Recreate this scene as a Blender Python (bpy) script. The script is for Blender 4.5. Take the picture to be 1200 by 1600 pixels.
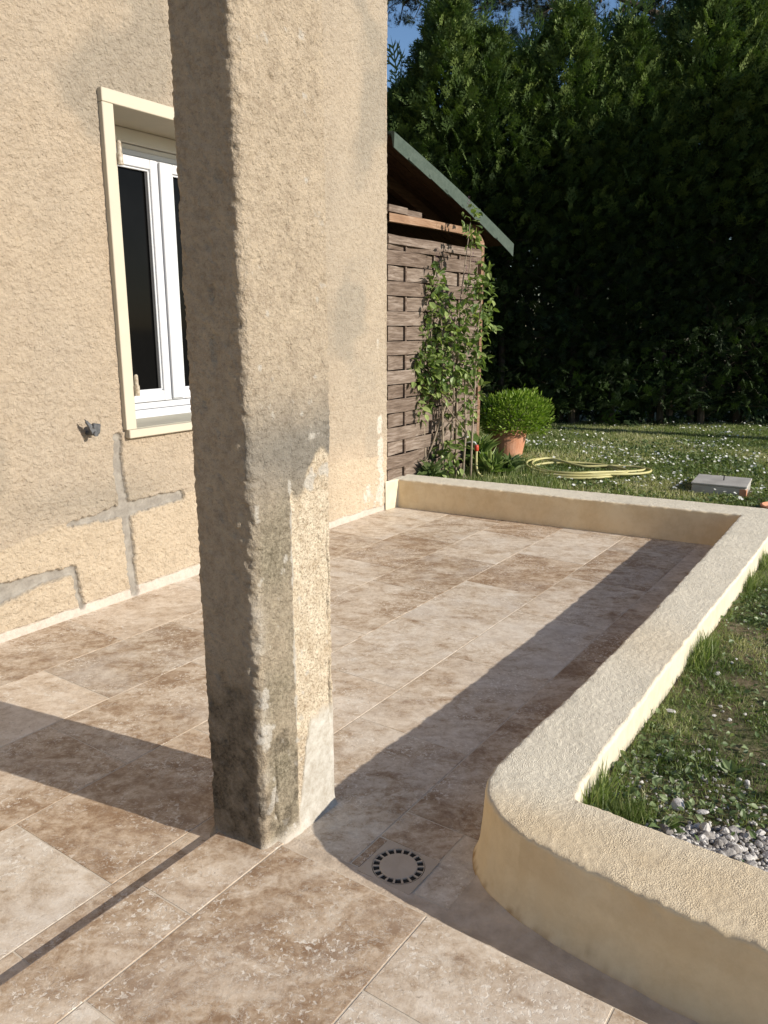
import bpy, math, random
import numpy as np
from mathutils import Vector, Matrix, Euler
R = math.radians
random.seed(7); rng = np.random.default_rng(11)
for o in list(bpy.data.objects): bpy.data.objects.remove(o)
scene = bpy.context.scene
C = scene.collection

# ------------------------------------------------------------------ camera, sky, sun, exposure
cam = bpy.data.objects.new('camera', bpy.data.cameras.new('camera')); C.objects.link(cam)
cam.data.sensor_fit = 'VERTICAL'; cam.data.sensor_height = 24.0
cam.data.lens = 24.0 * 1220 / 1600
cam.data.clip_start = 0.05; cam.data.clip_end = 1000
cam.location = (0, 0, 1.5); cam.rotation_euler = (R(90) - math.atan(291 / 1220), 0, 0)
scene.camera = cam
SUN_EL = R(22.6); SUN_AZ = R(-24.7)          # direction towards the sun, angle from +X
sv = Vector((math.cos(SUN_AZ) * math.cos(SUN_EL), math.sin(SUN_AZ) * math.cos(SUN_EL), math.sin(SUN_EL)))
w = bpy.data.worlds.new('World'); scene.world = w; w.use_nodes = True
nt = w.node_tree; nt.nodes.clear()
sky = nt.nodes.new('ShaderNodeTexSky'); sky.sky_type = 'NISHITA'; sky.sun_disc = False
sky.sun_elevation = SUN_EL; sky.sun_rotation = R(90) - SUN_AZ
sky.air_density = 1.0; sky.dust_density = 0.4; sky.ozone_density = 2.0
bg = nt.nodes.new('ShaderNodeBackground'); bg.inputs[1].default_value = 0.105
wo = nt.nodes.new('ShaderNodeOutputWorld')
hs = nt.nodes.new('ShaderNodeHueSaturation'); hs.inputs['Saturation'].default_value = 1.12; hs.inputs['Hue'].default_value = .505
nt.links.new(sky.outputs[0], hs.inputs['Color']); nt.links.new(hs.outputs[0], bg.inputs[0]); nt.links.new(bg.outputs[0], wo.inputs[0])
sl = bpy.data.lights.new('sun', 'SUN'); sl.energy = 4.8; sl.angle = R(0.5); sl.color = (1.0, 0.93, 0.83)
so = bpy.data.objects.new('sun', sl); C.objects.link(so); so.rotation_euler = sv.to_track_quat('Z', 'Y').to_euler()
vs = scene.view_settings; vs.view_transform = 'Standard'; vs.look = 'None'; vs.gamma = 1.0; vs.exposure = 0.42
try: vs.use_curve_mapping = False
except Exception: pass
scene.cycles.max_bounces = 7; scene.cycles.diffuse_bounces = 4; scene.cycles.transparent_max_bounces = 6

# ------------------------------------------------------------------ numpy noise
def _hash(ix, iy, iz, seed):
    h = (ix.astype(np.int64) * 374761393 + iy.astype(np.int64) * 668265263 + iz.astype(np.int64) * 2147483647 + seed * 974711) & 0xffffffff
    h = ((h ^ (h >> 13)) * 1274126177) & 0xffffffff
    h = (h ^ (h >> 16)) & 0xffffffff
    h = (h * 2246822519) & 0xffffffff
    return ((h ^ (h >> 15)) & 0xffffff) / float(0xffffff) * 2 - 1
def noise(P, scale=1.0, seed=0):
    P = np.asarray(P, float) * scale
    i = np.floor(P).astype(np.int64); f = P - i; u = f * f * f * (f * (f * 6 - 15) + 10)
    r = 0
    for dx in (0, 1):
        wx = u[:, 0] if dx else 1 - u[:, 0]
        for dy in (0, 1):
            wy = u[:, 1] if dy else 1 - u[:, 1]
            for dz in (0, 1):
                wz = u[:, 2] if dz else 1 - u[:, 2]
                r = r + wx * wy * wz * _hash(i[:, 0] + dx, i[:, 1] + dy, i[:, 2] + dz, seed)
    return r
def fbm(P, scale, octv=4, seed=0, gain=.5):
    r = 0; a = 1; s = scale; t = 0
    for k in range(octv):
        r = r + a * noise(P, s, seed + k * 17); t += a; a *= gain; s *= 2.03
    return r / t
def sstep(a, b, x):
    t = np.clip((x - a) / (b - a), 0, 1); return t * t * (3 - 2 * t)

# ------------------------------------------------------------------ mesh helpers
def mesh_np(name, V, F, mat=None, parent=None, smooth=False, attrs=None):
    V = np.asarray(V, np.float32).reshape(-1, 3)
    me = bpy.data.meshes.new(name)
    groups = [np.asarray(g, np.int32) for g in (F if isinstance(F, list) else [F]) if len(g)]
    me.vertices.add(len(V)); me.vertices.foreach_set('co', V.ravel())
    nl = sum(g.size for g in groups); nf = sum(len(g) for g in groups)
    me.loops.add(nl); me.polygons.add(nf)
    me.loops.foreach_set('vertex_index', np.concatenate([g.ravel() for g in groups]))
    tot = np.concatenate([np.full(len(g), g.shape[1], np.int32) for g in groups])
    st = np.concatenate([[0], np.cumsum(tot)[:-1]]).astype(np.int32)
    me.polygons.foreach_set('loop_start', st); me.polygons.foreach_set('loop_total', tot)
    me.polygons.foreach_set('use_smooth', np.full(nf, smooth))
    me.update(calc_edges=True); me.validate()
    for k, a in (attrs or {}).items():
        a = np.asarray(a, np.float32)
        if a.ndim == 1:
            at = me.attributes.new(k, 'FLOAT', 'POINT'); at.data.foreach_set('value', a)
        else:
            at = me.attributes.new(k, 'FLOAT_VECTOR', 'POINT'); at.data.foreach_set('vector', a.ravel())
    if mat: me.materials.append(mat)
    ob = bpy.data.objects.new(name, me); C.objects.link(ob)
    if parent: ob.parent = parent
    return ob
class MB:
    def __init__(s): s.V = []; s.F = []
    def add(s, V, F):
        b = len(s.V); s.V += [tuple(v) for v in V]; s.F += [tuple(i + b for i in f) for f in F]
    def box(s, x0, x1, y0, y1, z0, z1, bev=0.0, M=None):
        x0, x1 = min(x0, x1), max(x0, x1); y0, y1 = min(y0, y1), max(y0, y1); z0, z1 = min(z0, z1), max(z0, z1)
        c = Vector(((x0 + x1) / 2, (y0 + y1) / 2, (z0 + z1) / 2)); h = ((x1 - x0) / 2, (y1 - y0) / 2, (z1 - z0) / 2)
        b = min(bev, min(h) * .45)
        if b <= 0:
            V = [Vector((sx * h[0], sy * h[1], sz * h[2])) + c for sx in (-1, 1) for sy in (-1, 1) for sz in (-1, 1)]
            F = [(0, 1, 3, 2), (4, 6, 7, 5), (0, 4, 5, 1), (2, 3, 7, 6), (0, 2, 6, 4), (1, 5, 7, 3)]
        else:
            V = []; ix = {}
            for sx in (-1, 1):
                for sy in (-1, 1):
                    for sz in (-1, 1):
                        for ax in range(3):
                            p = [sx * h[0], sy * h[1], sz * h[2]]
                            for q in range(3):
                                if q != ax: p[q] -= (sx, sy, sz)[q] * b
                            ix[(sx, sy, sz, ax)] = len(V); V.append(Vector(p) + c)
            F = []
            for ax in range(3):
                o = [a for a in range(3) if a != ax]
                for sg in (-1, 1):
                    f = []
                    for (a, bb) in ((-1, -1), (1, -1), (1, 1), (-1, 1)):
                        k = [0, 0, 0]; k[ax] = sg; k[o[0]] = a; k[o[1]] = bb; f.append(ix[(*k, ax)])
                    F.append(tuple(f))
                for a in (-1, 1):
                    for bb in (-1, 1):
                        e = []
                        for sg in (-1, 1):
                            k = [0, 0, 0]; k[ax] = sg; k[o[0]] = a; k[o[1]] = bb
                            e.append((ix[(*k, o[0])], ix[(*k, o[1])]))
                        F.append((e[0][0], e[0][1], e[1][1], e[1][0]))
            for sx in (-1, 1):
                for sy in (-1, 1):
                    for sz in (-1, 1): F.append(tuple(ix[(sx, sy, sz, a)] for a in range(3)))
        if M: V = [M @ v for v in V]
        s.add(V, F)
    def tube(s, pts, rad, n=8, cap=True):
        pts = [Vector(p) for p in pts]; m = len(pts)
        rad = [rad] * m if not hasattr(rad, '__len__') else rad
        V = []; up = Vector((.13, .21, .97)).normalized()
        for i, p in enumerate(pts):
            t = (pts[min(i + 1, m - 1)] - pts[max(i - 1, 0)]).normalized()
            a = t.cross(up)
            if a.length < .05: a = t.cross(Vector((1, 0, 0)))
            a.normalize(); b = t.cross(a).normalized(); 
            for k in range(n):
                g = 2 * math.pi * k / n; V.append(p + (a * math.cos(g) + b * math.sin(g)) * rad[i])
        F = [(i * n + k, i * n + (k + 1) % n, (i + 1) * n + (k + 1) % n, (i + 1) * n + k) for i in range(m - 1) for k in range(n)]
        if cap: F += [tuple(range(n))[::-1], tuple((m - 1) * n + k for k in range(n))]
        s.add(V, F)
    def lathe(s, prof, c=(0, 0, 0), n=28):
        V = []; 
        for r, z in prof:
            for k in range(n):
                g = 2 * math.pi * k / n; V.append((c[0] + r * math.cos(g), c[1] + r * math.sin(g), c[2] + z))
        F = [(i * n + k, i * n + (k + 1) % n, (i + 1) * n + (k + 1) % n, (i + 1) * n + k) for i in range(len(prof) - 1) for k in range(n)]
        s.add(V, F)
    def build(s, name, mat, parent=None, smooth=False):
        me = bpy.data.meshes.new(name); me.from_pydata([tuple(v) for v in s.V], [], s.F)
        me.polygons.foreach_set('use_smooth', [smooth] * len(s.F)); me.update()
        import bmesh
        bm = bmesh.new(); bm.from_mesh(me); bmesh.ops.recalc_face_normals(bm, faces=bm.faces); bm.to_mesh(me); bm.free()
        me.materials.append(mat)
        ob = bpy.data.objects.new(name, me); C.objects.link(ob)
        if parent: ob.parent = parent
        return ob
def tag(o, label=None, cat=None, group=None, kind=None):
    if label: o['label'] = label
    if cat: o['category'] = cat
    if group: o['group'] = group
    if kind: o['kind'] = kind
    return o
def empty(name, loc, rz, label, cat, group=None):
    o = bpy.data.objects.new(name, None); C.objects.link(o); o.location = loc; o.rotation_euler = (0, 0, rz)
    o.empty_display_size = .2
    return tag(o, label, cat, group)

# ------------------------------------------------------------------ materials
class NT:
    def __init__(s, name):
        s.m = bpy.data.materials.new(name); s.m.use_nodes = True; s.t = s.m.node_tree; s.t.nodes.clear()
        s.out = s.n('ShaderNodeOutputMaterial'); s.b = s.n('ShaderNodeBsdfPrincipled'); s.l(s.b.outputs[0], s.out.inputs[0])
        s.tc = s.n('ShaderNodeTexCoord'); s.co = s.tc.outputs['Object']
    def n(s, t, **k):
        x = s.t.nodes.new(t)
        for a, v in k.items(): setattr(x, a, v)
        return x
    def l(s, a, b): s.t.links.new(a, b)
    def set(s, inp, v):
        if isinstance(v, bpy.types.NodeSocket): s.l(v, inp)
        elif isinstance(v, tuple) and len(v) == 3 and inp.type == 'RGBA': inp.default_value = (*v, 1)
        else: inp.default_value = v
    def noise(s, scale, det=4, rough=.55, vec=None, dist=0):
        x = s.n('ShaderNodeTexNoise'); s.l(vec or s.co, x.inputs['Vector']); x.inputs['Scale'].default_value = scale
        x.inputs['Detail'].default_value = det; x.inputs['Roughness'].default_value = rough; x.inputs['Distortion'].default_value = dist
        return x.outputs['Fac']
    def voro(s, scale, feat='F1', vec=None, out='Distance', rand=1):
        x = s.n('ShaderNodeTexVoronoi'); x.feature = feat; s.l(vec or s.co, x.inputs['Vector']); x.inputs['Scale'].default_value = scale
        x.inputs['Randomness'].default_value = rand
        return x.outputs[out]
    def ramp(s, f, stops):
        x = s.n('ShaderNodeValToRGB'); s.l(f, x.inputs[0]); e = x.color_ramp.elements
        while len(e) < len(stops): e.new(.5)
        for i, (p, c) in enumerate(stops):
            e[i].position = p; e[i].color = (*c, 1) if isinstance(c, tuple) else (c, c, c, 1)
        return x.outputs[0]
    def mix(s, f, a, b, mode='MIX'):
        x = s.n('ShaderNodeMix'); x.data_type = 'RGBA'; x.blend_type = mode
        s.set(x.inputs[0], f); s.set(x.inputs[6], a); s.set(x.inputs[7], b); return x.outputs[2]
    def math(s, op, a, b=0.0, clamp=False):
        x = s.n('ShaderNodeMath'); x.operation = op; x.use_clamp = clamp; s.set(x.inputs[0], a); s.set(x.inputs[1], b); return x.outputs[0]
    def attr(s, name, out='Fac'):
        x = s.n('ShaderNodeAttribute'); x.attribute_name = name; return x.outputs[out]
    def map(s, scale=(1, 1, 1), rot=(0, 0, 0), vec=None):
        x = s.n('ShaderNodeMapping'); s.l(vec or s.co, x.inputs[0]); x.inputs['Scale'].default_value = scale; x.inputs['Rotation'].default_value = rot
        return x.outputs[0]
    def bump(s, h, dist, strength=1.0, prev=None):
        x = s.n('ShaderNodeBump'); s.l(h, x.inputs['Height']); x.inputs['Distance'].default_value = dist; x.inputs['Strength'].default_value = strength
        if prev: s.l(prev, x.inputs['Normal'])
        return x.outputs[0]
    def fin(s, col, rough=.8, nrm=None, spec=.5, metal=0, trans=None, sss=None):
        s.set(s.b.inputs['Base Color'], col); s.set(s.b.inputs['Roughness'], rough); s.b.inputs['Specular IOR Level'].default_value = spec
        s.b.inputs['Metallic'].default_value = metal
        if nrm: s.l(nrm, s.b.inputs['Normal'])
        return s.m

def crepi(s, big, small, ra):
    """rough-cast render: rounded lumps, grain and scattered pits; returns height and a pit mask"""
    w_ = s.n('ShaderNodeVectorMath'); w_.operation = 'ADD'; s.l(s.co, w_.inputs[0])
    dn = s.n('ShaderNodeTexNoise'); s.l(s.co, dn.inputs['Vector']); dn.inputs['Scale'].default_value = big * .9; dn.inputs['Detail'].default_value = 3
    sc = s.n('ShaderNodeVectorMath'); sc.operation = 'SCALE'; s.l(dn.outputs['Color'], sc.inputs[0]); sc.inputs['Scale'].default_value = .9 / big
    s.l(sc.outputs[0], w_.inputs[1])
    v1 = s.voro(big, 'SMOOTH_F1', w_.outputs[0]); gr = s.noise(small, 4, .7); mid = s.noise(big * 1.9, 4, .65)
    gate = s.ramp(s.noise(big * .4, 3, .6), [(.48, 0.0), (.62, 1.0)])
    pit = s.math('MULTIPLY', s.ramp(s.voro(big * 1.1, 'F1', w_.outputs[0]), [(.06, 1.0), (.20, 0.0)]), gate)
    h = s.math('ADD', s.math('MULTIPLY', mid, 1.0), s.math('MULTIPLY', gr, .5))
    h = s.math('SUBTRACT', h, s.math('MULTIPLY', v1, .75)); h = s.math('SUBTRACT', h, s.math('MULTIPLY', pit, .45))
    return s.math('MULTIPLY', h, ra), s.math('MULTIPLY', pit, ra)
def m_wall():
    s = NT('render_wall')
    big = s.noise(.9, 5, .6); med = s.noise(6, 6, .65); fine = s.noise(90, 4, .65)
    base = s.mix(s.ramp(big, [(.35, 0.0), (.65, 1.0)]), (.545, .44, .32), (.50, .415, .315))
    base = s.mix(s.attr('grey'), base, (.37, .32, .25))
    base = s.mix(s.attr('low'), base, (.58, .475, .345))
    base = s.mix(s.attr('white'), base, (.64, .59, .50))
    base = s.mix(s.attr('mortar'), base, (.50, .44, .375))
    base = s.mix(s.ramp(med, [(.35, .35), (.6, 0.0)]), base, s.mix(1.0, base, (.78, .76, .74), 'MULTIPLY'))
    base = s.mix(1.0, base, s.ramp(s.noise(20, 9, .8), [(.34, (.82, .80, .78)), (.52, (1.0, 1.0, 1.0)), (.68, (1.07, 1.06, 1.04))]), 'MULTIPLY')
    cem = s.mix(s.ramp(s.noise(16, 7, .75), [(.35, 0.0), (.65, 1.0)]), (.185, .165, .14), (.31, .285, .245))
    ra = s.math('SUBTRACT', 1.0, s.attr('smooth'))
    h, cr = crepi(s, 48, 160, ra)
    base = s.mix(s.math('MULTIPLY', cr, .30), base, s.mix(1.0, base, (.42, .36, .32), 'MULTIPLY'))  # pit occlusion painted into the colour together with dirt
    base = s.mix(s.math('MULTIPLY', s.ramp(fine, [(.30, 1.0), (.45, 0.0)]), .18), base, (.20, .14, .09))
    base = s.mix(s.attr('cem'), base, cem)
    h = s.math('ADD', h, s.math('MULTIPLY', s.noise(200, 3, .6), .12))
    return s.fin(base, .92, s.bump(h, .017, 1.0), .2)
def m_pillar():
    s = NT('render_pillar')
    med = s.noise(7, 6, .65); fine = s.noise(90, 4, .7); sp = s.noise(260, 3, .7)
    base = s.mix(s.ramp(med, [(.3, 0.0), (.7, 1.0)]), (.53, .435, .32), (.455, .37, .27))
    base = s.mix(s.attr('grey'), base, (.255, .23, .19))
    base = s.mix(s.attr('moss'), base, s.mix(s.ramp(fine, [(.35, 0.0), (.62, 1.0)]), (.115, .10, .065), (.33, .29, .21)))
    base = s.mix(1.0, base, s.ramp(s.noise(34, 9, .85), [(.34, (.66, .63, .60)), (.52, (1.0, 1.0, 1.0)), (.68, (1.12, 1.1, 1.06))]), 'MULTIPLY')
    agg = s.mix(s.ramp(s.noise(16, 6, .75), [(.42, 0.0), (.66, 1.0)]), (.72, .62, .47), (.50, .40, .28))
    agg = s.mix(s.math('MULTIPLY', s.ramp(s.noise(150, 4, .7), [(.38, 1.0), (.50, 0.0)]), .65), agg, (.22, .15, .09))
    base = s.mix(s.attr('expo'), base, agg)
    base = s.mix(s.attr('white'), base, s.mix(s.noise(60, 4, .7), (.42, .38, .32), (.64, .60, .53)))
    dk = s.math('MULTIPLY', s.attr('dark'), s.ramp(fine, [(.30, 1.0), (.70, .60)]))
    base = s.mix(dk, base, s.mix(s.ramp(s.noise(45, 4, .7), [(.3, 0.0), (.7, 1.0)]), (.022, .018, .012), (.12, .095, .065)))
    base = s.mix(s.attr('cem'), base, s.mix(s.ramp(s.noise(18, 7, .78), [(.34, 0.0), (.64, 1.0)]), (.30, .265, .21), (.50, .475, .42)))
    ra = s.math('SUBTRACT', 1.0, s.attr('smooth'))
    h, cr = crepi(s, 105, 290, ra)
    base = s.mix(s.math('MULTIPLY', cr, .45), base, s.mix(1.0, base, (.36, .31, .27), 'MULTIPLY'))  # pits darkened: occlusion and dirt both put into the base colour
    base = s.mix(s.math('MULTIPLY', s.math('MULTIPLY', s.ramp(sp, [(.30, 1.0), (.44, 0.0)]), .5), ra), base, s.mix(1.0, base, (.35, .30, .25), 'MULTIPLY'))
    h = s.math('ADD', h, s.math('MULTIPLY', s.noise(320, 3, .6), .10))
    return s.fin(base, .93, s.bump(h, .0080, 1.0), .15)
def m_low():
    s = NT('low_wall_render')
    med = s.noise(5, 6, .65); fine = s.noise(240, 3, .75)
    top = s.mix(s.ramp(med, [(.3, 0.0), (.7, 1.0)]), (.68, .62, .495), (.78, .71, .565))
    yel = s.mix(s.ramp(med, [(.3, 0.0), (.7, 1.0)]), (.72, .60, .42), (.63, .50, .325))
    side = s.mix(s.ramp(s.noise(2.4, 6, .65), [(.3, 0.0), (.7, 1.0)]), (.72, .54, .31), (.80, .665, .45))
    col = s.mix(s.attr('yel'), top, yel)
    col = s.mix(s.ramp(s.noise(13, 8, .8), [(.55, 0.0), (.72, .30)]), col, s.mix(1.0, col, (.72, .66, .58), 'MULTIPLY'))
    col = s.mix(s.attr('side'), col, side)
    col = s.mix(s.attr('pale'), col, (.58, .53, .41))
    col = s.mix(s.math('MULTIPLY', s.attr('side'), s.ramp(s.noise(7, 7, .75), [(.42, .0), (.60, .38)])), col, s.mix(1.0, col, (.74, .68, .60), 'MULTIPLY'))
    col = s.mix(s.attr('dirt'), col, (.36, .22, .10))
    ra = s.math('SUBTRACT', 1.0, s.math('MULTIPLY', s.attr('side'), .90))
    col = s.mix(s.math('MULTIPLY', s.math('MULTIPLY', s.ramp(fine, [(.33, 1.0), (.45, 0.0)]), .32), ra), col, s.mix(1.0, col, (.45, .38, .31), 'MULTIPLY'))
    h = s.math('MULTIPLY', s.math('ADD', s.math('MULTIPLY', s.math('MULTIPLY', s.voro(260), 1.2), s.ramp(s.noise(11, 4, .7), [(.35, .15), (.65, 1.0)])), s.math('MULTIPLY', s.noise(38, 8, .85), 1.6)), ra)
    h = s.math('ADD', h, s.math('MULTIPLY', s.noise(9, 4, .5), .3))
    return s.fin(col, .92, s.bump(h, .0034, .9), .15)
def m_tile():
    s = NT('travertine')
    v = s.n('ShaderNodeVectorMath'); v.operation = 'ADD'; s.l(s.co, v.inputs[0]); s.l(s.attr('off', 'Vector'), v.inputs[1])
    P = v.outputs[0]
    st = s.map((1.0, 1.7, 1), (0, 0, R(34)), P)
    n1 = s.noise(5.5, 12, .70, st, .5); n2 = s.noise(24, 9, .78, P, .5); n3 = s.noise(2.0, 4, .5, P)
    tint = s.attr('tint'); warm = s.attr('warm')
    f = s.math('ADD', s.math('MULTIPLY', n1, .55), s.math('MULTIPLY', n2, .45))
    f = s.math('ADD', f, s.math('MULTIPLY', s.math('SUBTRACT', tint, .5), .12))
    c = s.ramp(f, [(.39, (.27, .18, .11)), (.455, (.41, .31, .215)), (.50, (.52, .425, .32)), (.555, (.62, .53, .42)), (.63, (.73, .655, .55))])
    c = s.mix(s.math('MULTIPLY', warm, .35), c, s.mix(1.0, c, (1.0, .84, .68), 'MULTIPLY'))
    bl = s.ramp(s.noise(3.0, 8, .7, P, .3), [(.48, 0.0), (.66, 1.0)])
    c = s.mix(s.math('MULTIPLY', bl, s.math('ADD', .15, s.math('MULTIPLY', s.math('SUBTRACT', 1.0, warm), .40))), c, (.60, .545, .475))
    # cream veins / filled holes and small chips
    fk = s.noise(34, 4, .65, s.map((1.0, 2.2, 1), (0, 0, R(20)), P), 2.2)
    fm = s.ramp(s.math('ABSOLUTE', s.math('SUBTRACT', fk, .5)), [(.0, 1.0), (.03, 0.0)])
    area = s.math('MULTIPLY', s.ramp(s.noise(3.4, 5, .65, P), [(.47, 0.0), (.58, 1.0)]), s.ramp(s.noise(26, 3, .6, P), [(.48, 0.0), (.56, 1.0)]))
    ch = s.ramp(s.noise(70, 3, .7, P, .6), [(.565, 0.0), (.60, 1.0)])
    ch = s.math('MULTIPLY', ch, s.ramp(s.noise(4.0, 4, .6, P), [(.45, .15), (.6, 1.0)]))
    wm = s.math('MAXIMUM', s.math('MULTIPLY', fm, area), s.math('MULTIPLY', ch, .8))
    c = s.mix(s.math('MULTIPLY', wm, .9), c, (.82, .76, .66))
    dk = s.ramp(s.noise(60, 4, .7, P, .8), [(.32, 1.0), (.39, 0.0)])
    c = s.mix(s.math('MULTIPLY', dk, .5), c, (.20, .14, .095))
    ro = s.ramp(n2, [(.3, .60), (.7, .40)])
    h = s.math('ADD', s.math('MULTIPLY', wm, -.6), s.noise(90, 4, .65, P))
    return s.fin(c, ro, s.bump(h, .0016, .7), .35)
def m_simple(name, c1, c2, sc=8, rough=.8, bsc=60, bd=.001, spec=.4, metal=0):
    s = NT(name); c = s.mix(s.ramp(s.noise(sc, 5, .6), [(.35, 0.0), (.65, 1.0)]), c1, c2)
    return s.fin(c, rough, s.bump(s.noise(bsc, 3, .6), bd, .8) if bd else None, spec, metal)
def m_wood(name, c1, c2, c3, rot=0.0):
    s = NT(name)
    v = s.n('ShaderNodeVectorMath'); v.operation = 'ADD'; s.l(s.co, v.inputs[0]); s.l(s.attr('off', 'Vector'), v.inputs[1])
    g = s.noise(7, 6, .65, s.map((.7, 6, 9), (0, 0, 0), v.outputs[0]), .4)
    c = s.ramp(g, [(.3, c1), (.5, c2), (.72, c3)])
    c = s.mix(s.math('MULTIPLY', s.attr('tint'), .85), c, s.mix(1.0, c, (.60, .55, .52), 'MULTIPLY'))
    return s.fin(c, .85, s.bump(g, .004, .7), .25)
def m_leaf(name, ca, cb, cc, rough=.5, trans=.25, spec=.4):
    s = NT(name)
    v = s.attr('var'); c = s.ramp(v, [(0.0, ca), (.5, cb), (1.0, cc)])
    c = s.mix(.25, c, s.mix(1.0, c, s.ramp(s.noise(30, 3), [(.3, .5), (.7, 1.3)]), 'MULTIPLY'))
    s.fin(c, rough, None, spec)
    if trans:
        tr = s.n('ShaderNodeBsdfTranslucent'); s.l(s.mix(1.0, c, (1.0, 1.25, .5), 'MULTIPLY'), tr.inputs[0])
        mx = s.n('ShaderNodeMixShader'); mx.inputs[0].default_value = trans
        s.l(s.b.outputs[0], mx.inputs[1]); s.l(tr.outputs[0], mx.inputs[2]); s.l(mx.outputs[0], s.out.inputs[0])
    return s.m
def m_ground():
    s = NT('soil')
    n = s.noise(3, 6, .65); f = s.noise(30, 5, .7)
    c = s.mix(s.ramp(n, [(.4, 0.0), (.6, 1.0)]), (.17, .13, .08), (.11, .115, .05))
    c = s.mix(s.ramp(f, [(.5, 0.0), (.75, .8)]), c, (.28, .23, .16))
    return s.fin(c, .95, s.bump(f, .02, .8), .1)
M = dict(
    wall=m_wall(), pillar=m_pillar(), low=m_low(), tile=m_tile(),
    grout=m_simple('grout', (.62, .54, .42), (.52, .45, .36), 20, .9, 200, .001),
    mortar=m_simple('mortar_bed', (.42, .335, .25), (.60, .50, .39), 13, .85, 120, .003),
    skirt=m_simple('pale_mortar', (.55, .48, .42), (.70, .64, .57), 12, .9, 90, .004),
    cream=m_simple('cream_paint', (.51, .455, .35), (.46, .42, .33), 5, .7, 60, .0008),
    sill=m_simple('cement_sill', (.36, .34, .27), (.42, .39, .31), 9, .8, 90, .001),
    pvc=m_simple('white_pvc', (.58, .59, .61), (.56, .57, .59), 3, .3, 10, 0, .5),
    box=m_simple('box_pvc', (.62, .60, .56), (.60, .58, .54), 3, .5, 10, 0, .5),
    gasket=m_simple('rubber', (.02, .02, .02), (.03, .03, .03), 3, .5, 10, 0),
    glass=m_simple('dark_glass', (.006, .006, .006), (.004, .004, .004), 2, .06, 10, 0, .07),
    hinge=m_simple('painted_iron', (.25, .19, .12), (.50, .45, .36), 60, .6, 100, .0006),
    iron=m_simple('grey_iron', (.07, .075, .08), (.13, .13, .135), 60, .5, 100, .0006, .5, .4),
    drain=m_simple('sand_plastic', (.45, .36, .27), (.52, .43, .33), 14, .55, 120, .0004),
    hole=m_simple('drain_hole_shade', (.02, .018, .015), (.03, .025, .02), 14, .9, 120, .0004),
    fence=m_wood('weathered_wood', (.085, .060, .044), (.19, .145, .112), (.33, .275, .23)),
    rail=m_wood('brown_wood', (.15, .085, .05), (.27, .165, .10), (.38, .27, .19)),
    dark_wood=m_wood('stained_wood', (.045, .024, .013), (.08, .042, .022), (.11, .062, .035)),
    felt=m_simple('green_felt', (.045, .066, .050), (.068, .092, .072), 25, .85, 260, .002),
    terra=m_simple('terracotta', (.44, .19, .10), (.52, .27, .17), 9, .85, 80, .002),
    hose=m_simple('yellow_hose', (.52, .47, .20), (.44, .41, .19), 6, .5, 100, .0004),
    red=m_simple('red_plastic', (.55, .06, .03), (.45, .06, .03), 6, .4, 100, 0),
    zinc=m_simple('zinc_pipe', (.22, .23, .22), (.33, .33, .31), 30, .45, 100, .0004, .5, .5),
    conc=m_simple('concrete', (.33, .31, .28), (.42, .40, .36), 8, .85, 120, .0025),
    bark=m_simple('bark', (.10, .075, .05), (.20, .15, .105), 14, .9, 30, .02),
    stem=m_simple('lilac_bark', (.22, .17, .12), (.32, .26, .19), 30, .85, 80, .002),
    twig=m_simple('dead_twig', (.05, .036, .024), (.10, .075, .05), 10, .9, 50, .003),
    soil=m_ground(),
    stone=NT('limestone').m,
    roof=m_simple('roof_tile', (.36, .17, .10), (.46, .25, .15), 6, .85, 20, .01),
    hedge=m_leaf('cypress_leaf', (.020, .036, .013), (.065, .108, .028), (.19, .25, .065), .55, .15, .3),
    pine=m_leaf('pine_needle', (.018, .030, .016), (.035, .055, .028), (.06, .085, .04), .55, .1, .3),
    lilac=m_leaf('lilac_leaf', (.08, .13, .035), (.18, .25, .07), (.34, .40, .14), .42, .3, .45),
    bush=m_leaf('bush_leaf', (.11, .18, .02), (.21, .31, .04), (.34, .42, .09), .45, .3, .4),
    grass=m_leaf('grass_blade', (.075, .115, .032), (.185, .235, .07), (.50, .46, .26), .5, .3, .3),
    weed=m_leaf('weed_leaf', (.07, .11, .035), (.14, .19, .07), (.26, .31, .15), .45, .25, .4),
    petal=m_leaf('daisy_petal', (.65, .65, .60), (.78, .78, .74), (.80, .78, .62), .6, .2, .3),
    yellow=m_leaf('yellow_petal', (.75, .50, .02), (.8, .55, .03), (.8, .6, .05), .6, .2, .3),
    purple=m_leaf('lilac_flower', (.10, .035, .07), (.20, .09, .16), (.30, .18, .28), .6, .2, .3),
)
def _stone():
    t = M['stone'].node_tree; M['stone'].name = 'limestone'
    t.nodes.clear(); s = NT.__new__(NT); s.m = M['stone']; s.t = t
    s.out = s.n('ShaderNodeOutputMaterial'); s.b = s.n('ShaderNodeBsdfPrincipled'); s.l(s.b.outputs[0], s.out.inputs[0])
    s.tc = s.n('ShaderNodeTexCoord'); s.co = s.tc.outputs['Object']
    c = s.ramp(s.attr('var'), [(0.0, (.20, .18, .16)), (.5, (.38, .355, .325)), (1.0, (.62, .59, .545))])
    c = s.mix(.35, c, s.mix(1.0, c, s.ramp(s.noise(60, 4), [(.3, .55), (.7, 1.25)]), 'MULTIPLY'))
    s.fin(c, .85, s.bump(s.noise(120, 4), .003, .8), .3)
_stone()

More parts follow.
